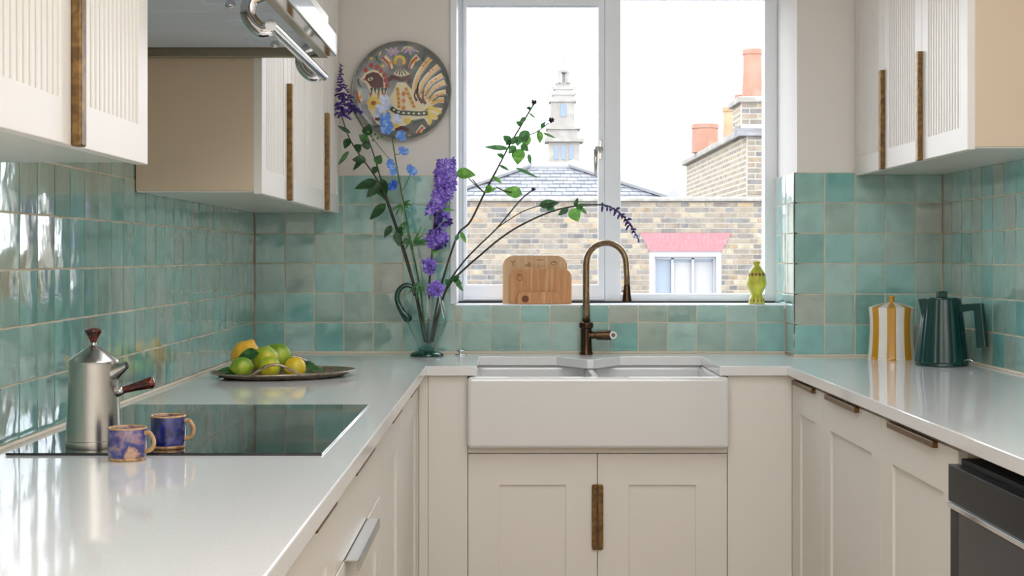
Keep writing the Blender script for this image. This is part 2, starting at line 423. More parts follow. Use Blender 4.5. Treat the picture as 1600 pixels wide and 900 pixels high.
sx = [-.1275, -.100, .249, .279, .634, .6675]; sy = [4.462, 4.487, 4.93, 4.965]; zt, zb, zi = .8685, .652, .69
bm = new(); G = {}
def gv(i, j, z):
    k = (i, j, z)
    if k not in G: G[k] = bm.verts.new((sx[i], sy[j], z))
    return G[k]
for i in range(5):
    for j in range(3):
        hole = i in (1, 3) and j == 1; z = zi if hole else zt
        bm.faces.new([gv(i, j, z), gv(i + 1, j, z), gv(i + 1, j + 1, z), gv(i, j + 1, z)])
        if hole:
            for a, b in (((i, j), (i + 1, j)), ((i + 1, j), (i + 1, j + 1)), ((i + 1, j + 1), (i, j + 1)), ((i, j + 1), (i, j))):
                bm.faces.new([gv(*a, zi), gv(*b, zi), gv(*b, zt), gv(*a, zt)])
        bm.faces.new([gv(i, j, zb), gv(i, j + 1, zb), gv(i + 1, j + 1, zb), gv(i + 1, j, zb)])
for i in range(5):
    for j in (0, 3): bm.faces.new([gv(i, j, zb), gv(i + 1, j, zb), gv(i + 1, j, zt), gv(i, j, zt)])
for j in range(3):
    for i in (0, 5): bm.faces.new([gv(i, j, zb), gv(i, j + 1, zb), gv(i, j + 1, zt), gv(i, j, zt)])
snk = thing('sink', 'white fireclay double-bowl butler sink under the window', 'sink', (.267, 4.7, .652))
part('basin', bm, M['ceramic'], snk, bevel=.012, seg=4)
for x in (.076, .455): part('drain', disc(new(), (x, 4.71, zi), .045, .004), M['chrome'], snk, smooth=False)

hob = part('induction_hob', prism(new(), rect(-.846, -.315, 2.47, 3.283), 0, .004, FLAT(ZC + .0003)), M['black_glass'], loc=(-.58, 2.87, ZC), bevel=.001)
tag(hob, 'flat black glass induction hob set on the left worktop', 'hob')
HZ = ZC + .0045

# ------------------------------------------------------------------ cabinets
def shaker(parent, f, u0, u1, v0, v1, st, depth=.02, reeded=False, rec=.007):
    """door frame with a recessed (flat or reeded) panel; returns the door"""
    d = part('door', frame(new(), u0, u1, v0, v1, u0 + st, u1 - st, v0 + st, v1 - st, 0, depth, f), M['paint'], parent, bevel=.0012)
    a, b, c, e = u0 + st, u1 - st, v0 + st, v1 - st
    if not reeded:
        part('panel', prism(new(), rect(a, b, c, e), 0, depth - rec, f), M['paint'], d)
    else:
        n = 12; p = (b - a) / n; pr = [(a, 0)]
        for k in range(n):
            x = a + k * p; w = depth - .003; g = depth - .017
            pr += [(x, g), (x + .30 * p, g), (x + .34 * p, w - .0015), (x + .42 * p, w), (x + .90 * p, w), (x + .97 * p, w - .0015), (x + p, g)]
        pr += [(b, 0)]
        out = [pr[0]]
        for q in pr[1:]:
            if abs(q[0] - out[-1][0]) + abs(q[1] - out[-1][1]) > 1e-6: out.append(q)
        g = lambda s, w_, h: f(s, h, w_)
        part('reeded_panel', prism(new(), out, c, e, g), M['paint'], d)
    return d

def edge_pull(parent, f, u0, u1, v0, v1, w0=.018, w1=.034, mt=None):
    return part('handle', prism(new(), rect(u0, u1, v0, v1), w0, w1, f), mt or M['bronze'], parent, bevel=.0025, label='aged brass edge pull')

LU, RU = -.602, 1.178          # carcass fronts of the wall cabinets (doors stand 2 cm proud)
def wall_cabinet(label, left, y0, y1, z0, z1, doors, pulls, name='wall_cabinet'):
    X = LU if left else RU; f = LEFT(X) if left else RIGHT(X)
    c = thing(name, label, 'cabinet', ((X + (XL if left else XR)) / 2, (y0 + y1) / 2, z0), 'reeded wall cabinets')
    a, b = (XL + .001, X) if left else (X, XR - .001)
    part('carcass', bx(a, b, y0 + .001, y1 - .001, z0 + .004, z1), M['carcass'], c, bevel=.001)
    part('bottom_panel', bx(a + .002, b - .002, y0 + .004, y1 - .004, z0 + .0005, z0 + .004), M['underside'], c)
    ds = []
    for (u0, u1) in doors: ds.append(shaker(c, f, u0 + .0015, u1 - .0015, z0 - .003, z1, .06, reeded=True))
    for u, k in pulls: edge_pull(ds[k], f, u - .013, u + .013, z0 - .004, z0 + .302, .0195, .034)
    return c
ZL, ZR = 1.385, 1.508
wall_cabinet('near left wall cabinet with reeded white doors, before the cooker hood', True, 1.17, 2.37, ZL, 2.3, [(1.17, 1.57), (1.57, 1.97), (1.97, 2.37)], [(1.966, 1)])
wall_cabinet('reeded wall cabinet just beyond the cooker hood, bare beige side showing', True, 3.46, 4.268, ZL, 2.3, [(3.46, 3.864), (3.864, 4.268)], [(3.862, 0)])
wall_cabinet('left wall cabinet in the far corner next to the painted plate', True, 4.270, 5.085, ZL, 2.3, [(4.27, 4.65), (4.65, 5.03)], [(4.65, 0)])
wall_cabinet('right wall cabinet with three reeded doors and two brass pulls', False, 3.72, 4.925, ZR, 2.4, [(3.72, 4.135), (4.135, 4.55), (4.55, 4.925)], [(4.137, 1), (4.552, 2)])

BL, BR = -.300, .887           # base carcass fronts
def base_root(label, x, y, grp='shaker base cabinets'): return thing('base_cabinet', label, 'cabinet', (x, y, 0), grp)
def base_body(c, left, y0, y1):
    a, b = (XL + .01, BL) if left else (BR, XR - .01)
    part('carcass', bx(a, b, y0 + .001, y1 - .001, .1, ZC - TC - .001), M['carcass'], c)
    k = (a, b - .05) if left else (a + .05, b)
    part('plinth', bx(k[0], k[1], y0, y1, 0.0, .1), M['paint'], c)
DT = ZC - TC - .012            # door tops
def base_door(label, left, y0, y1, h0, h1):
    c = base_root(label, (BL if left else BR), (y0 + y1) / 2); base_body(c, left, y0, y1)
    f = LEFT(BL) if left else RIGHT(BR)
    d = shaker(c, f, y0 + .0015, y1 - .0015, .105, DT, .095)
    edge_pull(d, f, h0, h1, DT - .012, DT + .003, .0185, .032)
base_door('left base cabinet nearest the camera, before the hob drawers', True, 1.75, 2.355, 2.06, 2.30)
base_door('left base cabinet just past the drawer unit', True, 3.187, 3.757, 3.42, 3.70)
base_door('left base cabinet in the far corner beside the sink cabinet', True, 3.759, 4.487, 4.05, 4.3)
c = base_root('drawer unit under the hob with a bright metal drawer pull', BL, 2.77); base_body(c, True, 2.357, 3.185)
f = LEFT(BL)
d = part('drawer', prism(new(), rect(2.3585, 3.1835, .721, DT), 0, .02, f), M['paint'], c, bevel=.0012); edge_pull(d, f, 2.60, 2.95, DT - .012, DT + .003, .0185, .032)
for z0, z1 in ((.415, .716), (.105, .410)):
    d = part('drawer', frame(new(), 2.3585, 3.1835, z0, z1, 2.4535, 3.0885, z0 + .09, z1 - .09, 0, .02, f), M['paint'], c, bevel=.0012)
    part('panel', prism(new(), rect(2.4535, 3.0885, z0 + .09, z1 - .09), 0, .013, f), M['paint'], d)
    bm = prism(new(), rect(2.50, 2.90, z1 - .0005, z1 + .0025), .0, .045, f); prism(bm, rect(2.50, 2.90, z1 - .016, z1 + .0025), .042, .045, f)
    part('handle', bm, M['steel'], d, bevel=.0008, label='folded bright metal drawer pull')
base_door('right base cabinet in the far corner beside the sink', False, 4.075, 4.487, 4.17, 4.46)
base_door('middle right base cabinet with a brass pull under the worktop', False, 3.432, 4.073, 3.65, 4.00)
base_door('right base cabinet next to the black oven', False, 2.845, 3.43, 2.98, 3.34)

# sink cabinet
FY = 4.53
c = thing('sink_cabinet', 'double-door shaker cabinet below the butler sink', 'cabinet', (.27, FY, 0), 'shaker base cabinets'); f = BACK(FY)
part('carcass', bx(-.127, .667, FY, 5.06, .1, .64), M['carcass'], c)
part('plinth', bx(-.28, .867, FY + .05, 5.0, 0, .1), M['paint'], c)
part('rail', prism(new(), rect(-.127, .667, .6325, .651), 0, .02, f), M['paint'], c, bevel=.001)
part('filler_panel', prism(new(), rect(-.2775, -.2495, .1, ZC - TC - .001), 0, .020, f), M['paint'], c, bevel=.001)
part('filler_panel', prism(new(), rect(-.2485, -.1285, .1, ZC - TC - .001), 0, .021, f), M['paint'], c, bevel=.001)
part('filler_panel', prism(new(), rect(.6685, .8655, .1, ZC - TC - .001), 0, .021, f), M['paint'], c, bevel=.001)
part('corner_post', bx(-.2995, -.2785, 4.489, FY + .02, .1, ZC - TC - .001), M['paint'], c)
part('corner_post', bx(.8665, .8865, 4.489, FY + .02, .1, ZC - TC - .001), M['paint'], c)
for u0, u1, s in ((-.1265, .2685, 1), (.2705, .6665, -1)):
    d = shaker(c, f, u0, u1, .105, .630, .096)
    e = u1 if s == 1 else u0; hw = .0165
    r = .007; a, b = (e - hw, e - .0006) if s == 1 else (e + .0006, e + hw)
    z0, z1 = .337, .537
    pts = []
    for (cx, cz, t0) in ((a + r, z0 + r, PI), (b - r, z0 + r, 1.5 * PI), (b - r, z1 - r, 0), (a + r, z1 - r, .5 * PI)):
        inner = (s == 1 and cx > (a + b) / 2) or (s == -1 and cx < (a + b) / 2)
        if inner: pts.append((b if s == 1 else a, z0 if cz < .4 else z1))
        else: pts += [(cx + r * math.cos(t0 + k * PI / 8), cz + r * math.sin(t0 + k * PI / 8)) for k in range(5)]
    part('handle', prism(new(), pts, .0195, .030, f), M['bronze'], d, bevel=.001, label='half of the aged brass pull plate')

# oven
OX = .868; f = RIGHT(OX)
o = thing('built_in_oven', 'black glass built-in oven under the right worktop', 'oven', (OX, 2.54, .1), None)
part('body', bx(OX + .004, XR - .02, 2.245, 2.838, .1, .845), M['black'], o)
part('control_panel', prism(new(), rect(2.245, 2.838, .7635, .835), 0, .022, f), M['oven_panel'], o, bevel=.0015)
part('trim_strip', prism(new(), rect(2.245, 2.838, .7525, .7625), 0, .024, f), M['chrome'], o, bevel=.001)
dr = part('door', prism(new(), rect(2.245, 2.838, .15, .7515), 0, .018, f), M['oven_panel'], o, bevel=.001)
part('glass', prism(new(), rect(2.30, 2.775, .20, .7505), .018, .021, f), M['oven_glass'], dr)
# run of cabinets nearer than the oven
base_door('right base cabinet nearest the camera, past the oven', False, 1.6, 2.24, 1.8, 2.1)

# ------------------------------------------------------------------ cooker hood
h = thing('cooker_hood', 'steel cooker hood with a front rail between the left wall cabinets', 'cooker hood', (-.66, 2.93, 1.70))
HX0, HX1, HY0, HY1, HZ0 = XL + .001, -.425, 2.40, 3.455, 1.700
bm = new(); frame(bm, HX0, HX1, HY0, HY1, HX0 + .02, HX1 - .02, HY0 + .012, HY1 - .012, 0, .036, FLAT(HZ0)); box(bm, HX0, HX1, HY0, HY1, HZ0 + .036, HZ0 + .10)
part('canopy', bm, M['hoodlip'], h, bevel=.002)
part('chimney', bx(HX0, XL + .26, 2.68, 3.16, HZ0 + .10, CEIL), M['hoodsteel'], h, bevel=.002)
ys = [HY0 + .014, 2.665, 2.93, 3.195, HY1 - .014]
for a, b in zip(ys, ys[1:]):
    fl = part('filter', bx(HX0 + .022, HX1 - .022, a + .005, b - .005, HZ0 + .022, HZ0 + .0355), M['hoodsteel'], h, bevel=.003)
    lt = part('latch', frame(new(), HX1 - .165, HX1 - .065, a + .10, a + .17, HX1 - .159, HX1 - .071, a + .106, a + .164, -.004, 0, FLAT(HZ0 + .022)), M['hoodsteel'], fl)
    part('knob', lathe(new(), smooth_prof([(0, -.017), (.009, -.014), (.010, -.007), (.005, 0)], 3), (HX1 - .105, a + .13, HZ0 + .022), 12), M['chrome'], fl, smooth=True)
# bright front bar, hand rail and the two bent brackets
bar = part('front_bar', bx(HX1 - .004, HX1 + .022, 2.42, 3.44, HZ0 + .002, HZ0 + .055), M['chrome'], h, bevel=.004)
rx, rz = -.432, 1.653
part('rail', tube(new(), [(rx, 2.665, rz), (rx, 3.42, rz)], .0105, 16), M['chrome'], h, smooth=True, angle=.8)
for y in (2.69, 3.38):
    bm = tube(new(), spline([(HX1 - .005, y, HZ0 + .02), (HX1 - .045, y, HZ0 + .005), (HX1 - .052, y, rz + .022), (HX1 - .030, y, rz - .004), (rx, y, rz)], 5), .008, 10, flat=1.8)
    part('bracket', bm, M['chrome'], h, smooth=True)

# ------------------------------------------------------------------ tap
TB = mat('tap_dark', S(58, 44, 34), 0.24, 0.9, var=[S(92, 70, 50), S(40, 30, 24)], scale=12, stretch=(8, 8, .4))
tx, ty = .2625, 5.03
t = thing('kitchen_tap', 'aged bronze swan-neck tap behind the sink', 'tap', (tx, ty, ZC))
part('body', lathe(new(), [(0, .0), (.0225, 0), (.0225, .006), (.020, .009), (.0185, .04), (.0185, .088), (.0235, .092), (.0245, .100), (.0235, .108), (.016, .112), (0, .112)], (tx, ty, ZC), 28), TB, t, smooth=True, angle=.7)
A = Vector((1, -.42, 0)).normalized(); ct = Vector((tx, ty, 0)); rr = .0715
pts = [ct + Vector((0, 0, ZC + .11)), ct + Vector((0, 0, ZC + .2)), ct + Vector((0, 0, 1.212))]
for k in range(1, 14):
    a = PI - k * PI / 13; pts.append(ct + A * (rr + rr * math.cos(a)) + Vector((0, 0, 1.212 + .069 * math.sin(a))))
end = ct + A * (2 * rr + .003); pts.append(Vector((end.x, end.y, 1.165))); pts.append(Vector((end.x, end.y, 1.135)))
part('spout', tube(new(), pts, [.0135] + [.0118] * 3 + [.0105] * 12 + [.0105] * (len(pts) - 16), 18), M['tapbronze'], t, smooth=True)
sp = part('spray_head', lathe(new(), [(0, 0), (.0165, 0), (.0165, .006), (.0135, .03), (.0125, .052), (.0115, .054), (0, .054)], (end.x, end.y, 1.082), 20), TB, t, smooth=True, angle=.7)
part('button', lathe(new(), smooth_prof([(0, -.004), (.004, 0), (0, .005)], 3), (end.x - .016, end.y - .008, 1.118), 10), M['tapbronze'], sp, smooth=True)
lv = part('lever', tube(new(), [(tx + .01, ty - .004, .966), (tx + .035, ty - .006, .966), (tx + .036, ty - .006, .966), (tx + .06, ty - .008, .966), (tx + .083, ty - .01, .966)], [.013, .013, .0165, .0165, .0175], 18), TB, t, smooth=True, angle=.6)
kn = Vector((tx + .090, ty - .022, .967)); Mk = basis((0.15, -1, 0))
part('lever_cap', lathe(new(), [(0, -.012), (.0125, -.012), (.0135, 0), (.012, .006), (.0075, .006), (.0065, .002), (0, .002)], kn, 24, Mk), mat('tap_porcelain', S(238, 236, 232), .15), lv, smooth=True, angle=.7)
part('cap_screw', lathe(new(), [(.0065, 0), (.0055, .004), (0, .005)], kn + Mk @ Vector((0, 0, .002)), 16, Mk), M['tapbronze'], lv, smooth=True)
pw = thing('sink_waste_knob', 'small chrome pop-up waste knob on the worktop beside the vase', 'knob', (-.165, 4.985, ZC))
part('rose', lathe(new(), [(0, 0), (.021, 0), (.019, .004), (0, .005)], (-.165, 4.985, ZC), 24), M['chrome'], pw, smooth=True)
part('button', lathe(new(), smooth_prof([(.006, .004), (.006, .010), (.014, .013), (.012, .017), (0, .018)], 3), (-.165, 4.985, ZC), 20), M['chrome'], pw, smooth=True)
# ------------------------------------------------------------------ coffee pot and cups
X, Y = -.722, 2.555
c = thing('coffee_pot', 'brushed steel coffee pot with a dark wood knob and side handle on the hob', 'coffee pot', (X, Y, HZ))
ang = lambda d: Vector((math.cos(math.radians(d)), math.sin(math.radians(d)), 0))
part('body', lathe(new(), [(0, 0), (.0470, 0), (.0475, .003), (.0468, .012), (.0462, .0125), (.0468, .013), (.0410, .140), (.0412, .146), (0, .146)], (X, Y, HZ), 48), M['steel'], c, smooth=True, angle=.6)
ld = part('lid', lathe(new(), [(0, .146), (.0425, .146), (.0430, .148), (.0415, .151), (.006, .176), (.0045, .182), (0, .182)], (X, Y, HZ), 48), M['steel'], c, smooth=True, angle=.5)
part('knob', lathe(new(), [(0, .178), (.0045, .179), (.006, .184), (.0152, .200), (.0148, .2025), (.008, .205), (0, .206)], (X, Y, HZ), 24), M['darkwood'], ld, smooth=True, angle=.6)
A = ang(-14); o = Vector((X, Y, HZ))
bm = new(); n = 14; rings = []
for k, (dist, zc, hw, hh) in enumerate(((.030, .1240, .017, .0215), (.042, .1295, .0130, .0155), (.054, .1365, .0085, .0090), (.0635, .1425, .0062, .0062))):
    Bd = Vector((0, 0, 1)).cross(A); ctr = o + A * dist + Vector((0, 0, zc))
    tiltv = (Vector((0, 0, 1)) - A * .35).normalized() if k > 1 else Vector((0, 0, 1))
    rings.append([bm.verts.new(ctr + Bd * hw * math.cos(2 * PI * i / n) + tiltv * hh * math.sin(2 * PI * i / n)) for i in range(n)])
for a, b in zip(rings, rings[1:]):
    for i in range(n): bm.faces.new((a[i], a[(i + 1) % n], b[(i + 1) % n], b[i]))
part('spout', bm, M['steel'], c, smooth=True)
part('spout_opening', tube(new(), [o + A * .0622 + Vector((0, 0, .1417)), o + A * .0640 + Vector((0, 0, .1427))], .0052, 14), M['black'], c)
A = ang(-4)
part('ferrule', tube(new(), [o + A * .040 + Vector((0, 0, .094)), o + A * .0535 + Vector((0, 0, .0985))], [.009, .0068], 14), M['steel'], c, smooth=True)
part('handle', tube(new(), spline([o + A * .052 + Vector((0, 0, .098)), o + A * .075 + Vector((0, 0, .1045)), o + A * .102 + Vector((0, 0, .1115)), o + A * .108 + Vector((0, 0, .113))], 4), [.0058, .0075, .0105, .006], 16), M['darkwood'], c, smooth=True)

def glaze(name, cols, scale, rough=.15):
    m = mat(name, cols[0], rough, var=cols[1:], scale=scale, coat=.5); return m
M['rimglaze'] = mat('tan_glaze', S(176, 136, 90), .25, var=[S(196, 158, 112), S(140, 100, 62)], scale=60)
def cup(label, X, Y, Z, r, hgt, mt, a):
    c = thing('espresso_cup', label, 'cup', (X, Y, Z), 'glazed espresso cups')
    part('bowl', lathe(new(), [(0, .0), (r * .80, 0), (r * .93, .003), (r * .985, .012), (r, hgt * .5), (r * .985, hgt - .002), (r * .965, hgt - .0005), (r * .90, hgt - .002), (r * .88, hgt * .5), (r * .80, .007), (0, .006)], (X, Y, Z), 44), mt, c, smooth=True)
    part('rim', lathe(new(), [(r * .992, hgt - .0026), (r * 1.002, hgt - .0016), (r * .97, hgt + .0005), (r * .92, hgt), (r * .89, hgt - .004)], (X, Y, Z), 44), M['rimglaze'], c, smooth=True)
    part('foot_ring', lathe(new(), [(r * .78, -.0002), (r * .94, -.0002), (r * .955, .0045), (r * .9, .006)], (X, Y, Z), 44), M['rimglaze'], c, smooth=True)
    A = ang(a); o = Vector((X, Y, Z))
    pts = spline([o + A * (r * .93) + Vector((0, 0, hgt * .82)), o + A * (r * 1.25) + Vector((0, 0, hgt * .84)), o + A * (r * 1.50) + Vector((0, 0, hgt * .60)), o + A * (r * 1.38) + Vector((0, 0, hgt * .36)), o + A * (r * .93) + Vector((0, 0, hgt * .26))], 5)
    part('handle', tube(new(), pts, .0025, 10, flat=1.5), M['rimglaze'], c, smooth=True)
g1 = glaze('galaxy_glaze_mixed', [S(40, 44, 110), S(96, 84, 140), S(150, 120, 128), S(60, 66, 140), S(34, 40, 100), S(190, 150, 124)], 22)
g2 = glaze('galaxy_glaze_blue', [S(18, 24, 72), S(34, 44, 118), S(20, 26, 80), S(86, 84, 150)], 26)
cup('small cup with mottled purple and tan glaze, nearer of the two, on the worktop', -.628, 2.420, ZC + .0005, .0318, .0535, g1, -14)
cup('small dark cobalt cup with a tan rim standing on the hob', -.589, 2.540, HZ + .0003, .0305, .056, g2, -8)

# ------------------------------------------------------------------ tray with citrus
TX, TY, TZ = -.625, 4.085, ZC
tray = thing('serving_tray', 'oval antique metal tray holding lemons and limes', 'tray', (TX, TY, TZ))
M['tray'] = mat('tarnished_silver', S(150, 132, 112), .32, .85, var=[S(178, 164, 146), S(120, 100, 82)], scale=30)
ta = math.radians(28); U = Vector((math.cos(ta), math.sin(ta), 0)); V = Vector((-math.sin(ta), math.cos(ta), 0)); RA, RB = .203, .150
def tray_pt(t, s, z): return Vector((TX, TY, TZ + z)) + U * RA * s * math.cos(t) + V * RB * s * math.sin(t)
bm = new(); prof = [(.0, .004), (.72, .004), (.84, .007), (.96, .016), (1.0, .018), (1.0, .0155), (.95, .012), (.83, .002), (.7, .0005), (0, .0005)]
seg = 64; rings = []
for s_, z in prof:
    rings.append([bm.verts.new(tray_pt(2 * PI * k / seg, s_, z)) for k in range(seg)] if s_ else [bm.verts.new(tray_pt(0, 0, z))])
for a, b in zip(rings, rings[1:]):
    for k in range(seg):
        j = (k + 1) % seg
        bm.faces.new((a[0], b[k], b[j]) if len(a) == 1 else ((a[k], a[j], b[0]) if len(b) == 1 else (a[k], a[j], b[j], b[k])))
part('dish', bm, M['tray'], tray, smooth=True)
part('beaded_rim', tube(new(), [tray_pt(2 * PI * k / 64, 1.0, .0165) for k in range(65)], [.0024 + .0008 * (k % 2) for k in range(65)], 6, caps=False), M['tray'], tray, smooth=True)
for t0 in (-.62 * PI, .38 * PI):
    pts = []
    for k in range(-6, 7):
        q = k / 6; pts.append(tray_pt(t0 + q * .36, 1.0 + .02 * (1 - q * q), .016 + .030 * math.cos(q * PI / 2) ** 1.3))
    part('handle', tube(new(), [tray_pt(t0 - .46, 1, .016)] + pts + [tray_pt(t0 + .46, 1, .016)], .0038, 8), M['tray'], tray, smooth=True)

M['lemon'] = mat('lemon_peel', S(236, 200, 40), .38, var=[S(228, 186, 24), S(214, 196, 60)], scale=14, bump=.35, bscale=260, subs=.1)
M['limelemon'] = mat('lime_lemon_peel', S(196, 200, 44), .36, var=[S(150, 176, 40), S(220, 204, 52)], scale=14, bump=.35, bscale=260)
M['lime'] = mat('lime_peel', S(138, 172, 44), .34, var=[S(110, 150, 36), S(176, 192, 60)], scale=16, bump=.35, bscale=260)
M['gold_lemon'] = mat('ripe_peel', S(240, 178, 40), .4, var=[S(246, 194, 70), S(226, 160, 30)], scale=14, bump=.4, bscale=200)
M['stalk'] = mat('citrus_stalk', S(104, 92, 44), .6)
M['cleaf'] = mat('citrus_leaf', S(46, 96, 40), .35, var=[S(30, 74, 34), S(70, 120, 56)], scale=30, coat=.2)
def blade(bm, base, tip, width, up, fold=.25, n=6, droop=0.0, shape=None):
    """a leaf blade with a midrib fold"""
    base, tip = Vector(base), Vector(tip); d = tip - base; L_ = d.length; d.normalize()
    up = Vector(up); side = d.cross(up).normalized(); up = side.cross(d).normalized()
    mids, ls, rs = [], [], []
    for i in range(n + 1):
        t = i / n
        w = (shape(t) if shape else (math.sin(PI * t ** .75) ** .9)) * width / 2
        p = base + d * L_ * t + up * (-droop * L_ * (t * t))
        mids.append(bm.verts.new(p))
        if 0 < i < n:
            ls.append(bm.verts.new(p + side * w + up * w * fold)); rs.append(bm.verts.new(p - side * w + up * w * fold))
        else: ls.append(mids[-1]); rs.append(mids[-1])
    for i in range(n):
        for S_ in (ls, rs):
            q = [mids[i], mids[i + 1], S_[i + 1], S_[i]]; u_ = []
            for v in q:
                if v not in u_: u_.append(v)
            if len(u_) > 2: bm.faces.new(u_)
    return bm
FR = 0
def fruit(label, px, py, d, r, axis, mt, long=1.18, leaf=None, kind='lemon', zmin=None):
    p = P(px, py, d); c = thing(kind, label, kind, p, 'citrus fruit on the tray'); Mx = basis(axis); L_ = r * long
    pr = smooth_prof([(0, -L_), (r * .16, -L_ * .97), (r * .30, -L_ * .88), (r * .78, -L_ * .6), (r, -L_ * .05), (r * .84, L_ * .56), (r * .36, L_ * .88), (r * .20, L_ * 1.0), (r * .10, L_ * 1.08), (0, L_ * 1.10)], 3)
    part('peel', lathe(new(), pr, p, 28, Mx), mt, c, smooth=True)
    part('stalk', lathe(new(), [(0, -L_ * 1.02), (r * .09, -L_ * 1.02), (r * .12, -L_ * .95), (0, -L_ * .9)], p, 8, Mx), M['stalk'], c)
    for (b, t_, w, u) in (leaf or []):
        part('leaf', blade(new(), b, t_, w, u, .3, 7, .1), M['cleaf'], c, smooth=True)
fruit('large golden lemon at the back left of the tray', 384, 556, 4.20, .042, (.35, .2, .9), M['gold_lemon'], 1.1)
fruit('bright lime at the front left of the tray', 378, 574, 4.03, .0285, (-.9, -.5, -.05), M['lime'], 1.2, [(P(372, 582, 4.02), P(340, 577, 4.0), .035, (0, -.5, 1)), (P(370, 585, 4.0), P(338, 589, 3.99), .028, (0, -.3, 1))], 'lime')
fruit('tall green-yellow lemon in the middle of the pile', 415, 563, 4.11, .0375, (.2, -.35, .8), M['limelemon'], 1.12, [(P(405, 552, 4.06), P(368, 560, 4.06), .042, (0, -.8, .7))])
fruit('yellow-green lemon in front, its tip facing out', 421, 574, 4.03, .0305, (.12, -1, .12), M['limelemon'], 1.12)
fruit('mottled green lime at the back of the pile', 437, 556, 4.20, .034, (-.6, .1, .7), M['lime'], 1.15, [(P(424, 545, 4.18), P(446, 552, 4.18), .028, (0, -.6, .8))], 'lime')
fruit('yellow lemon at the right end of the pile', 461, 574.5, 4.05, .0295, (-.6, -.6, -.1), M['lemon'], 1.1, [(P(474, 574, 4.10), P(508, 577, 4.10), .026, (0, -.5, .9)), (P(472, 583, 4.06), P(503, 585, 4.06), .024, (.1, -.4, 1)), (P(474, 570, 4.12), P(492, 568, 4.12), .022, (0, -.7, .7))])

# ------------------------------------------------------------------ glass jug and flowers
VX, VY = -.277, 4.945
M['jug'] = thin_glass('jug_glass', (.90, .95, .94, 1), 1.7)
M['water'] = thin_glass('water', (.82, .89, .88, 1), .6)
M['green_glass'] = mat('green_glass', S(8, 74, 58), .06, coat=.5); M['green_glass'].node_tree.nodes['Principled BSDF'].inputs['Transmission Weight'].default_value = .35
jug = thing('glass_jug', 'clear glass jug with a dark green handle and foot, half full of water', 'vase', (VX, VY, ZC))
part('foot', lathe(new(), smooth_prof([(0, 0), (.052, 0), (.056, .005), (.050, .012), (.028, .019), (.024, .022), (0, .022)], 4), (VX, VY, ZC), 40), M['green_glass'], jug, smooth=True)
jp = smooth_prof([(.006, .021), (.024, .022), (.036, .045), (.058, .092), (.0685, .122), (.066, .140), (.058, .172), (.049, .205), (.0475, .216), (.050, .222)], 4)
part('bowl', lathe(new(), jp, (VX, VY, ZC), 44), M['jug'], jug, smooth=True)
part('lip', tube(new(), [(VX + .050 * math.cos(2 * PI * k / 40), VY + .050 * math.sin(2 * PI * k / 40), ZC + .222) for k in range(41)], .0016, 6, caps=False), M['jug'], jug, smooth=True)
wp = [(r * .97, z) for r, z in jp if z < .119] + [(.064, .119), (0, .119)]
part('water', lathe(new(), [(0, .023)] + wp[1:], (VX, VY, ZC), 44), M['water'], jug, smooth=True, angle=.8)
hp = [P(648, 462, VY), P(644, 449, VY), P(632, 446, VY), P(622, 456, VY), P(621, 470, VY), P(629, 487, VY), P(637, 497, VY), P(641, 502, VY)]
part('handle', tube(new(), spline(hp, 5), [.0055, .0072, .008, .0085, .009, .012, .017, .008], 12), M['green_glass'], jug, smooth=True)

M['stem_g'] = mat('green_stem', S(72, 112, 52), .5, var=[S(54, 92, 44), S(92, 124, 60)], scale=20)
M['stem_d'] = mat('dark_stem', S(62, 52, 36), .55, var=[S(44, 44, 28), S(78, 66, 44)], scale=20)
M['leaf_d'] = mat('dark_leaf', S(44, 90, 44), .4, var=[S(34, 74, 38), S(60, 108, 54)], scale=40)
M['leaf_l'] = mat('light_leaf', S(104, 160, 62), .42, var=[S(82, 140, 54), S(124, 172, 76)], scale=40)
M['leaf_m'] = mat('mid_leaf', S(74, 128, 66), .42, var=[S(60, 112, 58), S(96, 146, 84)], scale=40)
for k in ('leaf_d', 'leaf_l', 'leaf_m'):
    bs = M[k].node_tree.nodes['Principled BSDF']; nt = M[k].node_tree
    tl = nt.nodes.new('ShaderNodeBsdfTranslucent'); mx = nt.nodes.new('ShaderNodeMixShader'); mx.inputs[0].default_value = .35
    ramp = [n for n in nt.nodes if n.bl_idname == 'ShaderNodeValToRGB'][0]; nt.links.new(ramp.outputs[0], tl.inputs[0])
    nt.links.new(bs.outputs[0], mx.inputs[1]); nt.links.new(tl.outputs[0], mx.inputs[2]); nt.links.new(mx.outputs[0], nt.nodes['Material Output'].inputs[0])
M['violet'] = mat('violet_petal', S(146, 114, 218), .6, var=[S(116, 84, 200), S(184, 158, 236)], scale=60)
M['deepviolet'] = mat('deep_violet_petal', S(72, 46, 140), .6, var=[S(46, 28, 96), S(104, 72, 176)], scale=80)
M['skyblue'] = mat('sky_blue_petal', S(110, 160, 232), .6, var=[S(84, 132, 224), S(150, 190, 240)], scale=60)
M['paleblue'] = mat('pale_blue_petal', S(196, 212, 240), .6, var=[S(222, 226, 244), S(168, 192, 236)], scale=60)
M['blue'] = mat('blue_petal', S(50, 100, 216), .6, var=[S(36, 76, 196), S(90, 140, 230)], scale=60)
M['calyx'] = mat('dark_calyx', S(48, 36, 62), .6)

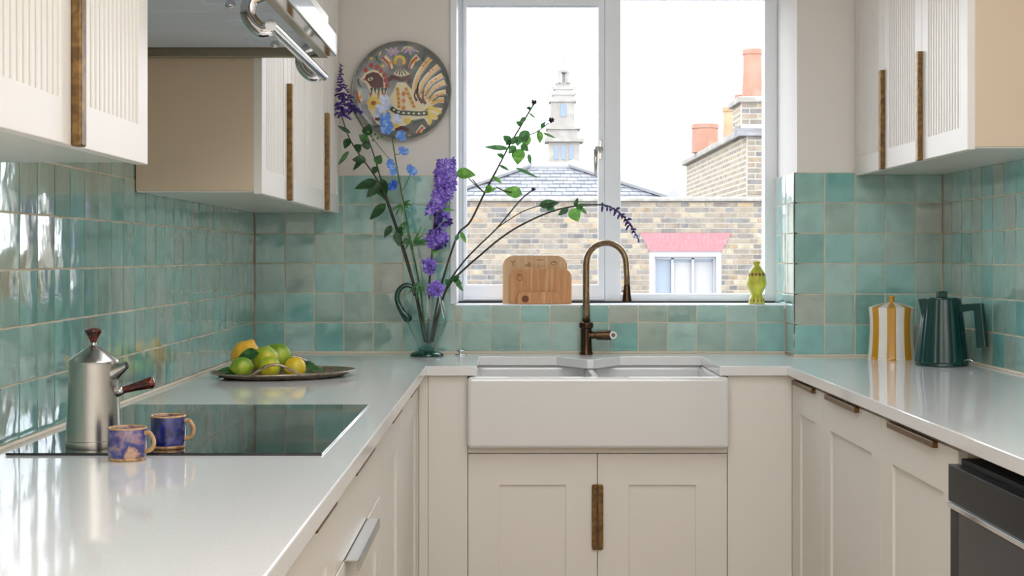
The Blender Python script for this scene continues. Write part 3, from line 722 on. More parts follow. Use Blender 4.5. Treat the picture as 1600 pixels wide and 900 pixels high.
def flower(label, name, pts, rad, mt, cat='flower', n=6):
    """pts = [(px, py, depth)...]; the stem starts inside the jug"""
    base = Vector((VX, VY, ZC + .026)); sp_ = [P(*p) for p in pts]
    c = thing(name, label, cat, sp_[0], 'stems in the glass jug')
    part('stem', tube(new(), spline(sp_, n), rad, 7), mt, c, smooth=True)
    return c
def leafp(c, b, t, w, d, mt, up=(0, -1, .25), shape=None, d2=None, droop=.08):
    part('leaf', blade(new(), P(b[0], b[1], d), P(t[0], t[1], d2 or d - .01), w * 1.2, up, .22, 7, droop, shape), mt, c, smooth=True)
def floret_mesh(seed, r=.016, ruffle=.35, petals=6):
    rnd = random.Random(seed); bm = new()
    for k in range(petals):
        a = 2 * PI * k / petals + rnd.uniform(-.2, .2); w = rnd.uniform(.42, .6); rr_ = r * rnd.uniform(.85, 1.1); lift = rnd.uniform(.1, ruffle + .3)
        ca, sa = math.cos(a), math.sin(a); o_ = bm.verts.new((0, 0, 0)); vs_ = []
        for (q, s_, z_) in ((.45, -.8, .10), (.85, -1.0, .5), (1.05, -.4, .9), (1.0, .25, 1.0), (.9, .9, .55), (.45, .8, .12)):
            vs_.append(bm.verts.new((rr_ * (q * ca - s_ * w * sa * .8), rr_ * (q * sa + s_ * w * ca * .8), rr_ * z_ * lift + rnd.uniform(-.06, .06) * r)))
        for i in range(5): bm.faces.new((o_, vs_[i], vs_[i + 1]))
    for f_ in bm.faces: f_.smooth = True
    me = bpy.data.meshes.new('floret'); bm.to_mesh(me); bm.free(); return me
def florets(c, spots, mats, r=.016, ruffle=.35, name='floret'):
    meshes = []
    for i, m_ in enumerate(mats):
        for k in range(2):
            me = floret_mesh(i * 17 + k, r, ruffle); me.materials.append(m_); meshes.append(me)
    for p, nrm, s_ in spots:
        o = bpy.data.objects.new(name, random.choice(meshes)); COL.objects.link(o)
        o.parent = c; mw = (basis(nrm).to_4x4() @ Matrix.Rotation(random.uniform(0, 6), 4, 'Z')) @ Matrix.Diagonal((s_, s_, s_, 1))
        mw.translation = p - ROOT[c.name]; o.matrix_local = mw
def salvia_spike(c, p0, p1, r0, n, mt, droop=-.3, wisp=.02):
    """small tubular flowers whorled along an axis"""
    bm = new(); p0, p1 = Vector(p0), Vector(p1); ax = (p1 - p0).normalized(); Mx = basis(ax)
    for i in range(n):
        t = i / n; a = i * 2.4 + random.uniform(-.5, .5); r = r0 * (1 - .85 * t); base = p0.lerp(p1, min(max(t + random.uniform(-.03, .03), 0), 1))
        out = Mx @ Vector((math.cos(a), math.sin(a), droop * .5 + .5 * t)); L_ = r * random.uniform(.45, 1.2)
        tube(bm, [base, base + out * L_ * .5, base + out * L_ + Vector((0, 0, -.3 * L_))], [.0018, .0044 * (1.15 - .6 * t), .0022], 5)
        if i % 3 == 0: blade(bm, base + out * L_ * .8, base + out * (L_ + wisp * .5) + Vector((0, 0, -wisp * .4)), .007, Mx @ Vector((0, 0, 1)), .1, 3)
    part('flower_spike', bm, mt, c, smooth=True)

D = VY
sal = [M['deepviolet'], M['calyx']]
# 1 tall dark salvia, far left
c = flower('tall salvia stem with a dark violet spike beside the wall cabinet', 'salvia', [(664, 535, D), (655, 490, D), (647, 450, D), (628, 387, D - .005), (608, 325, D - .01), (590, 282, D - .015), (562, 242, D - .02), (545, 214, D - .02), (533, 178, D - .02)], [.0036, .003, .0018], M['stem_d'])
salvia_spike(c, P(533, 180, D - .02), P(532, 100, D - .02), .034, 64, M['deepviolet'])
for b, t, w, mt in (((546, 216), (538, 232), .024, 'leaf_d'), ((548, 208), (527, 196), .012, 'leaf_d'), ((556, 236), (564, 226), .028, 'leaf_d'), ((545, 236), (528, 258), .014, 'leaf_m'), ((572, 250), (550, 249), .026, 'leaf_d'), ((566, 250), (551, 266), .016, 'leaf_d'), ((590, 283), (553, 294), .030, 'leaf_d'), ((593, 287), (573, 308), .028, 'leaf_d'), ((603, 318), (577, 343), .028, 'leaf_d'), ((612, 352), (600, 371), .020, 'leaf_d'), ((619, 362), (624, 385), .024, 'leaf_d')):
    leafp(c, b, t, w, D - .02, M[mt], up=(random.uniform(-.3, .3), -1, random.uniform(.1, .5)))
# 2 second salvia
c = flower('leafy salvia stem with a few side florets, in front of the plate edge', 'salvia', [(668, 532, D + .01), (658, 490, D + .01), (649, 450, D + .01), (632, 390, D + .01), (612, 330, D + .012), (598, 290, D + .014), (585, 245, D + .016), (570, 205, D + .016), (551, 172, D + .016)], [.0036, .003, .0016], M['stem_d'])
salvia_spike(c, P(552, 174, D + .016), P(539, 132, D + .016), .030, 26, M['deepviolet'])
salvia_spike(c, P(549, 170, D + .016), P(566, 176, D + .01), .022, 9, M['deepviolet'])
for b, t, w, mt in (((572, 212), (577, 194), .030, 'leaf_d'), ((574, 222), (561, 210), .026, 'leaf_m'), ((580, 228), (564, 226), .024, 'leaf_d'), ((588, 256), (595, 242), .026, 'leaf_m'), ((590, 268), (581, 262), .024, 'leaf_d'), ((597, 279), (600, 312), .034, 'leaf_d'), ((601, 302), (586, 297), .024, 'leaf_d'), ((624, 372), (627, 352), .022, 'leaf_d'), ((630, 380), (639, 372), .014, 'leaf_m')):
    leafp(c, b, t, w, D + .005, M[mt], up=(random.uniform(-.3, .3), -1, random.uniform(.1, .5)))
# 3 pale blue delphinium
c = flower('slender delphinium with sky blue and white florets over the plate', 'delphinium', [(667, 537, D - .01), (660, 480, D - .012), (657, 451, D - .012), (644, 387, D - .02), (629, 308, D - .03), (619, 255, D - .035), (611, 205, D - .035), (604, 165, D - .035)], [.0036, .003, .0014], M['stem_g'])
def at(lst, d): return [(P(x, y, d + random.uniform(-.012, .004)), (random.uniform(-.6, .6), -1, random.uniform(-.3, .5)), s_) for x, y, s_ in lst]
florets(c, at([(601, 156, .9), (594, 169, .95), (606, 166, .8), (620, 187, .9), (590, 178, .7)], D - .04), [M['paleblue']], .0185)
florets(c, at([(602, 183, 1), (604, 202, 1), (598, 190, .8), (626, 211, 1.05), (608, 195, .8), (630, 237, .95), (643, 268, .95), (609, 256, .9), (615, 267, .8), (640, 262, .6)], D - .045), [M['skyblue']], .0185)
florets(c, at([(614, 291, 1.05)], D - .045), [M['blue']], .0185)
bm = new()
for a, b in (((616, 240), (630, 237)), ((627, 300), (643, 268)), ((622, 268), (609, 256)), ((624, 282), (614, 291)), ((613, 215), (626, 211)), ((622, 262), (580, 212))):
    tube(bm, spline([P(*a, D - .035), P((a[0] + b[0]) / 2, (a[1] + b[1]) / 2 + 3, D - .037), P(*b, D - .04)], 3), .0012, 5)
part('flower_stalk', bm, M['stem_g'], c, smooth=True)
bm = new()
for x, y in ((575, 206), (580, 212), (574, 215), (586, 210), (590, 216), (583, 219), (597, 213)): lathe(bm, smooth_prof([(0, -.006), (.004, 0), (0, .007)], 2), P(x, y, D - .042), 7)
part('bud_cluster', bm, M['leaf_l'], c, smooth=True)
def cut_leaf(c, b, t, spread, d, mt, lobes=3, w=.009):
    bm = new(); b_, t_ = P(*b, d), P(*t, d - .01); ax = t_ - b_
    for k in range(lobes):
        a = (k - (lobes - 1) / 2) / max((lobes - 1) / 2, 1) * spread
        R_ = Matrix.Rotation(a, 3, 'Y'); blade(bm, b_, b_ + (R_ @ ax) * (1 - .25 * abs(a)), w, (0, -1, .2), .15, 5, .15)
    part('leaf', bm, mt, c, smooth=True)
for b, t, s_ in (((628, 318), (617, 338), .5), ((630, 318), (645, 320), .6), ((636, 345), (627, 365), .5), ((644, 385), (659, 352), .75), ((646, 380), (668, 372), .4), ((641, 372), (632, 392), .5), ((655, 440), (650, 470), .6)):
    cut_leaf(c, b, t, s_, D - .025, M['leaf_m'])
# 4 purple delphinium
c = flower('delphinium with a dense ruffled violet spike before the window edge', 'delphinium', [(668, 536, D - .02), (670, 480, D - .03), (671, 443, D - .035), (675, 400, D - .045), (678, 357, D - .05), (684, 315, D - .05), (693, 275, D - .05), (696, 255, D - .05)], [.0038, .0034, .002], M['stem_d'])
sp_ = []
for i in range(120):
    t = (i + .5) / 120; y = 254 + 80 * t
    cx = 697 - 4 * t if t < .55 else 694.8 - 40 * (t - .55); rad = (.026 + .008 * math.sin(PI * min(t * 1.6, 1)) if t < .6 else .031 - .026 * (t - .6)) * .80
    a = i * 2.39996; nrm = Vector((math.cos(a), math.sin(a), .25)); sp_.append((P(cx, y, D - .05) + nrm * rad, nrm, random.uniform(.75, 1.0)))
florets(c, sp_, [M['violet'], M['violet'], mat('lilac_petal', S(188, 168, 240), .6, var=[S(156, 128, 226), S(214, 200, 248)], scale=60)], .0150, .7)
def clump(cx, cy, rpx, n, d, mats, r=.0155):
    q = []
    for i in range(n):
        z = 1 - 2 * (i + .5) / n; a = i * 2.4; nrm = Vector((math.sqrt(1 - z * z) * math.cos(a), -abs(math.sqrt(1 - z * z) * math.sin(a)), z))
        q.append((P(cx, cy, d) + nrm * rpx * d / F * .75, nrm, random.uniform(.75, 1.05)))
    florets(c, q, mats, r, .7)
clump(691, 344, 13, 14, D - .05, [M['violet'], M['deepviolet']]); clump(683, 374, 17, 26, D - .05, [M['violet'], M['violet'], M['deepviolet']])
clump(671, 415, 11, 12, D - .05, [M['violet']]); clump(680, 451, 11, 13, D - .06, [M['violet']])
for b, t, s_ in (((677, 385), (685, 400), .5), ((684, 326), (712, 328), .5)): cut_leaf(c, b, t, s_, D - .05, M['leaf_l'])
# 5 upright arching stem with leaves in front of the spire
c = flower('arching stem with bright leaves and dark seed heads crossing the casement', 'salvia', [(672, 536, D), (682, 480, D), (692, 437, D), (705, 395, D - .01), (717, 364, D - .015), (735, 346, D - .02), (757, 302, D - .03), (780, 258, D - .04), (795, 229, D - .04), (812, 200, D - .04), (826, 176, D - .04), (834, 163, D - .04)], [.0036, .0034, .0028], M['stem_d'])
for b, t, w, mt in (((798, 222), (786, 212), .022, 'leaf_m'), ((818, 203), (822, 222), .032, 'leaf_m'), ((812, 212), (808, 228), .026, 'leaf_m'), ((826, 210), (818, 232), .026, 'leaf_l'), ((812, 232), (808, 257), .040, 'leaf_l'), ((795, 232), (756, 229), .016, 'leaf_m'), ((806, 228), (794, 240), .022, 'leaf_m'), ((845, 200), (852, 190), .012, 'leaf_m'), ((843, 204), (844, 224), .020, 'leaf_l'), ((848, 208), (868, 215), .008, 'leaf_m'),
                      ((805, 262), (842, 277), .010, 'leaf_m'), ((760, 298), (768, 290), .020, 'leaf_l'), ((757, 300), (776, 294), .014, 'leaf_l'), ((712, 270), (744, 273), .034, 'leaf_l'), ((720, 362), (728, 380), .013, 'leaf_l'), ((716, 366), (711, 378), .012, 'leaf_m'), ((780, 258), (796, 266), .010, 'leaf_m'), ((826, 176), (838, 186), .006, 'leaf_m'), ((822, 184), (812, 190), .014, 'leaf_m'), ((826, 240), (829, 257), .012, 'leaf_m'), ((806, 214), (800, 226), .020, 'leaf_m'), ((800, 220), (790, 226), .018, 'leaf_d'), ((816, 196), (806, 190), .016, 'leaf_m'), ((814, 226), (826, 236), .022, 'leaf_m'), ((788, 246), (776, 240), .014, 'leaf_m'), ((770, 276), (784, 286), .012, 'leaf_l'), ((830, 170), (822, 168), .010, 'leaf_d')):
    leafp(c, b, t, w, D - .045, M[mt], up=(random.uniform(-.3, .3), -1, random.uniform(.1, .4)))
bm = new()
for a, b in (((812, 216), (858, 192)), ((757, 301), (738, 280)), ((757, 301), (726, 272)), ((775, 292), (800, 300))): tube(bm, spline([P(*a, D - .04), P((a[0] + b[0]) / 2 + 2, (a[1] + b[1]) / 2 + 3, D - .042), P(*b, D - .045)], 3), .0021, 5)
part('side_stalk', bm, M['stem_d'], c, smooth=True)
for x, y in ((834, 161), (861, 189)):
    bm = new()
    for k in range(9):
        a = k * 2.4; q = P(x, y, D - .045); tube(bm, [q, q + Vector((math.cos(a) * .010, -.004, math.sin(a) * .010 + .003))], [.004, .002], 5)
    part('seed_head', bm, M['calyx'], c, smooth=True)
# 6 low stem that forks
c = flower('thin forked stem with a bud and broad leaf, low across the window', 'salvia', [(676, 534, D + .01), (686, 490, D + .01), (700, 445, D), (722, 412, D - .01), (744, 388, D - .02), (777, 356, D - .03), (812, 314, D - .04), (832, 297, D - .04)], [.0034, .0028, .0022], M['stem_d'])
bm = tube(new(), spline([P(777, 356, D - .03), P(812, 333, D - .035), P(841, 322, D - .04), P(866, 317, D - .04)], 4), .0017, 5); part('side_stalk', bm, M['stem_d'], c, smooth=True)
for b, t, w, mt in (((816, 303), (786, 297), .034, 'leaf_l'), ((842, 321), (874, 316), .026, 'leaf_d'), ((855, 322), (866, 327), .024, 'leaf_m'), ((708, 436), (722, 444), .016, 'leaf_m'), ((706, 438), (718, 432), .018, 'leaf_d')):
    leafp(c, b, t, w, D - .035, M[mt])
bm = new()
for k in range(7):
    q = P(832, 297, D - .04); a = k * 2.4; tube(bm, [q, q + Vector((math.cos(a) * .007 + .004, -.003, math.sin(a) * .006 + .004))], [.003, .0015], 5)
part('seed_head', bm, M['calyx'], c, smooth=True)
# 7 long arching salvia
c = flower('long salvia stem arching right to a drooping violet tip over the tap', 'salvia', [(673, 533, D - .01), (687, 480, D - .01), (702, 445, D - .01), (726, 420, D - .02), (749, 400, D - .03), (780, 374, D - .04), (812, 353, D - .05), (855, 333, D - .055), (893, 323, D - .06), (939, 320, D - .06), (962, 328, D - .06), (980, 345, D - .06), (996, 370, D - .06)], [.0036, .0032, .0020], M['stem_d'])
for b, t, w, mt in (((893, 326), (904, 346), .036, 'leaf_l'), ((900, 326), (914, 318), .016, 'leaf_m'), ((888, 326), (872, 336), .018, 'leaf_d'), ((898, 322), (903, 309), .012, 'leaf_d'), ((905, 324), (917, 334), .012, 'leaf_m'), ((704, 446), (696, 436), .018, 'leaf_d'), ((712, 440), (724, 455), .012, 'leaf_m')):
    leafp(c, b, t, w, D - .06, M[mt])
salvia_spike(c, P(940, 320, D - .06), P(966, 331, D - .06), .018, 12, M['deepviolet'], .2)
salvia_spike(c, P(962, 328, D - .06), P(983, 349, D - .06), .020, 14, M['deepviolet'], .2)
salvia_spike(c, P(979, 344, D - .06), P(998, 374, D - .06), .020, 16, M['deepviolet'], .2)

# ------------------------------------------------------------------ painted plate
pc = Vector((-.372, YB + T - .012, 1.807)); PR = .1725
plate = thing('painted_plate', 'round grey plate painted with a woman riding a rooster, hung on the wall', 'plate', pc)
Mp = basis((0, -1, 0), (1, 0, 0))
M['plateglaze'] = mat('grey_glaze', S(120, 122, 118), .22, var=[S(104, 108, 106), S(142, 142, 138)], scale=16, coat=.3)
part('dish', lathe(new(), [(0, -.010), (PR * .55, -.010), (PR * .9, -.002), (PR * .985, .010), (PR, .0135), (PR * .985, .0145), (PR * .93, .0085), (PR * .86, .0060), (0, .0060)], pc, 64, Mp), M['plateglaze'], plate, smooth=True, angle=.6)
part('rim_line', tube(new(), [pc + Mp @ Vector((PR * .99 * math.cos(k * PI / 32), PR * .99 * math.sin(k * PI / 32), .0138)) for k in range(65)], .0018, 6, caps=False), mat('rim_cream', S(170, 168, 156), .3), plate, smooth=True)
pm = {k: mat('enamel_' + k, S(*v), .25, coat=.4) for k, v in dict(cream=(226, 214, 176), red=(176, 52, 40), maroon=(88, 22, 22), green=(18, 62, 50), gold=(216, 160, 50), yellow=(226, 196, 70), lilac=(176, 160, 190), pink=(206, 140, 130), skin=(150, 140, 124), orange=(206, 118, 40)).items()}
def q2(x, y): return ((x - 425) / 390 * PR, (465 - y) / 390 * PR)
def fp(h): return lambda u, v, w: pc + Vector((u, -.0060 - h - w, v))
def ell(x, y, a, b, rot=0, n=16):
    r_ = math.radians(rot); return [q2(x + a * math.cos(t) * math.cos(r_) - b * math.sin(t) * math.sin(r_), y + a * math.cos(t) * math.sin(r_) + b * math.sin(t) * math.cos(r_)) for t in [2 * PI * k / n for k in range(n)]]
def stroke(pts, w0, w1=None, n=5):
    w1 = w0 if w1 is None else w1; sp = spline([Vector((x, y, 0)) for x, y in pts], n); L_, R_ = [], []
    for i, p in enumerate(sp):
        d = (sp[min(i + 1, len(sp) - 1)] - sp[max(i - 1, 0)]).normalized(); w = (w0 + (w1 - w0) * i / (len(sp) - 1)) / 2
        L_.append(q2(p.x - d.y * w, p.y + d.x * w)); R_.append(q2(p.x + d.y * w, p.y - d.x * w))
    return L_ + R_[::-1]
def art(name, polys, m_, lvl=1):
    bm = new()
    for i, p in enumerate(polys): prism(bm, p, -.0004, .0005, fp(.0007 * lvl + .00035 * i / max(len(polys), 1)))
    part(name, bm, pm[m_], plate)
def poly2(l): return [q2(x, y) for x, y in l]
# tail feathers
tails = [[(555, 560), (520, 470), (560, 330), (650, 215)], [(575, 565), (560, 470), (620, 360), (715, 275)], [(590, 568), (590, 490), (650, 405), (745, 345)], [(600, 575), (620, 510), (680, 440), (765, 400)], [(612, 580), (650, 530), (710, 490), (770, 480)], [(625, 588), (670, 560), (710, 540), (755, 540)]]
art('tail_outline', [stroke(t, 30, 46) for t in tails], 'cream', 1)
for t in tails: art('tail_feather', [stroke([((a[0] * .35 + b[0] * .65), (a[1] * .35 + b[1] * .65)) for a, b in zip(t, t[1:])] + [t[-1]], 18, 30)], 'gold', 2)
for t, o in zip(tails[:-1], (18, 18, 18, 18, 16)): art('tail_stripe', [stroke([(x + o, y + o * 1.1) for x, y in t[1:]], 10, 14)], 'green', 3)
art('tail_quill', [stroke([(590, 560), (550, 500), (555, 410)], 30, 6), stroke([(610, 570), (590, 520), (600, 450)], 26, 6), stroke([(545, 545), (525, 500), (550, 430)], 20, 4)], 'maroon', 3)
art('tail_dot', [ell(x, y, 7, 6) for x, y in ((590, 270), (610, 245), (640, 318), (665, 300), (660, 400), (690, 375), (690, 455), (720, 430), (700, 505), (735, 500))], 'red', 3)
# body
art('body_outline', [poly2([(175, 470), (300, 480), (330, 520), (400, 400), (520, 510), (640, 590), (740, 600), (745, 640), (700, 660), (720, 700), (660, 690), (640, 740), (600, 680), (480, 700), (470, 730), (330, 790), (230, 720), (160, 600)])], 'cream', 1)
art('rooster_head', [poly2([(135, 375), (150, 340), (200, 318), (245, 330), (280, 370), (285, 440), (230, 450), (190, 440), (165, 405)])], 'maroon', 3)
art('head_outline', [poly2([(105, 380), (140, 325), (200, 300), (260, 318), (300, 365), (310, 480), (240, 505), (180, 490), (150, 410)])], 'cream', 2)
art('neck_ruff', [poly2([(x, 445), (x + 22, 445), (x + 11, 495)]) for x in (180, 208, 236, 264, 288)], 'green', 4)
art('comb', [ell(x, y, 17, 20) for x, y in ((145, 305), (188, 268), (232, 283), (262, 310), (290, 345), (300, 385), (310, 425))], 'red', 3)
art('eye', [ell(180, 375, 22, 12, -20)], 'cream', 4); art('pupil', [ell(180, 375, 9, 8)], 'green', 5); art('beak', [poly2([(112, 380), (140, 368), (142, 392)])], 'orange', 3)
art('breast_flower', [ell(205 + 34 * math.cos(a), 562 + 34 * math.sin(a), 20, 20) for a in [k * PI / 3 for k in range(6)]], 'yellow', 2); art('flower_eye', [ell(205, 562, 20, 18)], 'red', 3)
art('wing_feather', [poly2([(x, 480), (x + 26, 480), (x + 13, 535)]) for x in (170, 230, 270)], 'orange', 2)
art('foot', [stroke([(610, 640), (660, 600), (735, 640)], 34, 22), stroke([(620, 640), (680, 660), (705, 690)], 30, 20), stroke([(610, 650), (650, 690), (640, 730)], 30, 20)], 'yellow', 2)
# rider
art('skirt', [poly2([(390, 400), (455, 400), (560, 530), (630, 610), (560, 650), (440, 660), (340, 610), (330, 540)])], 'cream', 2)
art('skirt_stripe', [stroke([(392, 440), (400, 520), (405, 600)], 26), stroke([(455, 440), (490, 520), (525, 600)], 26)], 'gold', 3)
art('skirt_diamond', [poly2([(440, y - 26), (460, y), (440, y + 26), (420, y)]) for y in (490, 545, 600)], 'orange', 3)
art('hem', [stroke([(340, 600), (400, 635), (480, 640), (560, 645), (630, 640)], 36)], 'green', 3)
art('hem_dot', [ell(x, y, 10, 8) for x, y in ((365, 615), (400, 632), (440, 640), (480, 642), (520, 644), (560, 645), (600, 642))], 'cream', 4)
art('skirt_bead', [ell(x, y, 9, 4) for x, y in ((393, 455), (397, 490), (400, 525), (403, 560), (405, 590), (460, 455), (475, 490), (492, 525), (508, 560), (522, 590))], 'maroon', 4)
art('sleeves', [poly2([(320, 400), (310, 375), (345, 340), (390, 345), (420, 370), (470, 345), (505, 355), (510, 390), (480, 415), (465, 380), (430, 395), (390, 385), (360, 375)])], 'maroon', 3)
art('collar', [poly2([(360, 335), (400, 295), (440, 295), (490, 335), (460, 350), (420, 355), (385, 350)])], 'cream', 4)
art('collar_stripe', [stroke([(405, 298), (380, 338)], 8), stroke([(415, 298), (405, 345)], 8), stroke([(425, 298), (430, 348)], 8), stroke([(435, 298), (460, 340)], 8)], 'green', 5)
art('face', [ell(408, 245, 34, 36)], 'skin', 2); art('hair', [stroke([(372, 250), (380, 212), (408, 200), (438, 212), (448, 250)], 22)], 'yellow', 3); art('cheek', [ell(375, 248, 14, 14), ell(443, 248, 14, 14)], 'gold', 4)
# sprigs round the rim
for name, pts, m_ in (('sprig', [(285, 205), (325, 245), (345, 295)], 'red'), ('sprig', [(555, 200), (515, 235), (490, 290)], 'red'), ('sprig', [(80, 465), (90, 515), (110, 555)], 'red'), ('sprig', [(600, 745), (565, 780), (535, 820)], 'red')):
    art('sprig_outline', [stroke(pts, 52, 30)], 'cream', 1); art(name, [stroke([(x - 8, y + 4) for x, y in pts], 20, 12)], m_, 2); art('sprig_seed', [ell(pts[1][0] + 12, pts[1][1] + 2, 10, 18, 30)], 'gold', 3)
for q_ in ([stroke([(225, 195), (235, 225), (265, 250)], 20, 6), stroke([(85, 370), (90, 410), (110, 440)], 18, 6), stroke([(590, 235), (600, 190), (630, 170)], 22, 6), stroke([(515, 720), (560, 705), (590, 695)], 22, 8), stroke([(200, 755), (240, 742), (265, 750)], 26, 6), stroke([(790, 470), (785, 500)], 14, 4)]): art('leaf_stroke', [q_], 'green', 2)
for q_ in ([ell(360 + 26 * math.cos(a), 160 + 16 * math.sin(a), 24, 13, math.degrees(a)) for a in [k * PI / 3 for k in range(6)]] + [ell(485 + 30 * math.cos(a), 140 + 22 * math.sin(a), 26, 12, math.degrees(a)) for a in [k * PI / 3 + .3 for k in range(6)]] + [ell(120, 640, 22, 40, 20)]): art('petal', [q_], 'lilac', 1 + random.uniform(0, .4))
art('blossom_eye', [ell(360, 160, 10, 8), ell(488, 138, 12, 10)], 'yellow', 2.5)
art('garland', [stroke([(250, 190), (275, 140), (330, 150)], 8), stroke([(420, 160), (470, 120), (560, 165)], 8)], 'cream', 1)
art('dot', [ell(x, y, 12, 12) for x, y in ((188, 214), (278, 272), (485, 820), (380, 735), (480, 715))], 'yellow', 2); art('berry', [ell(x, y, 9, 9) for x, y in ((765, 312), (755, 600))], 'maroon', 2)
art('lower_leaf', [stroke([(380, 775), (430, 755), (480, 775)], 36, 22), ell(250, 650, 26, 18), ell(240, 685, 24, 16)], 'maroon', 2); art('lower_petal', [ell(300, 760, 40, 26, 20), ell(380, 735, 26, 22), ell(470, 700, 30, 22)], 'yellow', 2)

# ------------------------------------------------------------------ chopping boards on the sill
def board(label, x0, x1, y0, d, th, r, mt, lean, hole=None, rtl=None):
    a, b = P(x0, 476, d), P(x1, 476, d); w0, w1, z0 = a.x, b.x, SILL + .0006; z1 = P(0, y0, d).z
    n = 8; pts = [(w0, z0), (w1, z0)]
    rl = r if rtl is None else rtl
    pts += [(w1 - r + r * math.cos(k * PI / 2 / n), z1 - r + r * math.sin(k * PI / 2 / n)) for k in range(n + 1)]
    pts += [(w0 + rl - rl * math.sin(k * PI / 2 / n), z1 - rl + rl * math.cos(k * PI / 2 / n)) for k in range(n + 1)]
    c = thing('chopping_board', label, 'chopping board', ((w0 + w1) / 2, d, z0), 'bamboo boards on the sill')
    def f(u, v, w): return Vector((u, d - w * math.cos(lean) + (v - z0) * math.tan(lean) + .0, v))
    part('slab', prism(new(), pts, 0, th, f), mt, c, bevel=.002, seg=3)
    if hole:
        q = P(hole[0], hole[1], d); part('hole', prism(new(), [(q.x + hole[2] * math.cos(k * PI / 12), q.z + hole[2] * math.sin(k * PI / 12)) for k in range(24)], th - .001, th + .0006, f), M['hole_shade'], c)  # flat dark disc painting the shaded inside of the finger hole
    return c, f, th
def mark(c, f, th, shapes):
    bm = new()
    for s_ in shapes: prism(bm, s_, th - .0005, th + .0004, f)
    part('burnt_mark', bm, M['board_mark'], c)
def seg2(pts, w=.0022):
    out = []
    for (x0, y0), (x1, y1) in zip(pts, pts[1:]):
        L_ = math.hypot(x1 - x0, y1 - y0) or 1; nx, ny = -(y1 - y0) / L_ * w / 2, (x1 - x0) / L_ * w / 2
        out.append([(x0 + nx, y0 + ny), (x0 - nx, y0 - ny), (x1 - nx, y1 - ny), (x1 + nx, y1 + ny)])
    return out
def bp(x, y, d): q = P(x, y, d); return (q.x, q.z)
c, f, th = board('largest bamboo chopping board, rearmost of three on the sill', 785.5, 886.5, 399.5, 5.190, .014, .038, M['board'], .05)
z = lambda x, y: bp(770 + x / 8.57, 385 + y / 8.57, 5.17)
mark(c, f, th, seg2([z(235, 200), z(300, 200), z(255, 228), z(285, 245), z(250, 270)]) + seg2([z(430, 262), z(465, 235), z(505, 262), z(430, 262)]) + seg2([z(470, 235), z(495, 218), z(505, 255)]))
mark(c, f, th, seg2([z(590, 180), z(680, 180)]) + seg2([z(600, 265), z(680, 265)], .0014) + seg2([z(780 + 40 + 38 * math.cos(t), 225 + 24 * math.sin(t)) for t in [k * PI / 6 for k in range(13)]]) + seg2([z(800, 205), z(820, 215), z(840, 205)]))
c, f, th = board('middle-sized bamboo board leaning on the largest one', 797, 893, 420, 5.168, .013, .030, M['board2'], .04)
z = lambda x, y: bp(770 + x / 8.57, 385 + y / 8.57, 5.15)
mark(c, f, th, seg2([z(320, 380), z(400, 380)], .0016) + seg2([z(360 + 36 * math.cos(t), 425 + 36 * math.sin(t)) for t in [k * PI / 6 for k in range(13)]]))
board('smallest bamboo board with a round finger hole, in front', 808, 875, 456, 5.148, .012, .022, M['board2'], .03, hole=(820.5, 467, .0125))

# ------------------------------------------------------------------ yellow-green vase on the sill
X, Y = P(1182, 0, 5.15).x, 5.15
c = thing('bud_vase', 'small chartreuse glass vase with painted brown bands on the sill', 'vase', (X, Y, SILL))
M['chart'] = mat('chartreuse_glass', S(208, 206, 84), .22, var=[S(194, 194, 62), S(216, 214, 110)], scale=14, spec=.25); M['chart'].node_tree.nodes['Principled BSDF'].inputs['Transmission Weight'].default_value = .25
vp = smooth_prof([(0, .0005), (.0275, .001), (.0285, .006), (.0235, .022), (.0195, .032), (.0225, .042), (.0325, .062), (.0350, .076), (.0325, .094), (.0255, .114), (.0155, .128), (.0105, .134), (.0105, .140), (.0132, .148), (.0110, .149), (.008, .140)], 4)
part('body', lathe(new(), vp, (X, Y, SILL), 40), M['chart'], c, smooth=True)
def rad_at(z):
    for (r0, z0), (r1, z1) in zip(vp, vp[1:]):
        if z0 <= z <= z1 and z1 > z0: return r0 + (r1 - r0) * (z - z0) / (z1 - z0)
    return .02
M['brownpaint'] = mat('brown_enamel', S(122, 62, 34), .4)
for z0, h_, n_, wd in ((.104, .007, 14, .011), (.013, .006, 12, .006)):
    bm = new()
    for k in range(n_):
        a = 2 * PI * k / n_; e = wd / .03
        ring = [(a - e / 2, z0), (a, z0 - h_), (a + e / 2, z0), (a, z0 + h_)]
        lo = [bm.verts.new((X + (rad_at(q) - .0008) * math.cos(t), Y + (rad_at(q) - .0008) * math.sin(t), SILL + q)) for t, q in ring]
        hi = [bm.verts.new((X + (rad_at(q) + .0009) * math.cos(t), Y + (rad_at(q) + .0009) * math.sin(t), SILL + q)) for t, q in ring]
        bm.faces.new(lo); bm.faces.new(hi)
        for i in range(4): bm.faces.new((lo[i], lo[(i + 1) % 4], hi[(i + 1) % 4], hi[i]))
    part('painted_band', bm, M['brownpaint'], c)

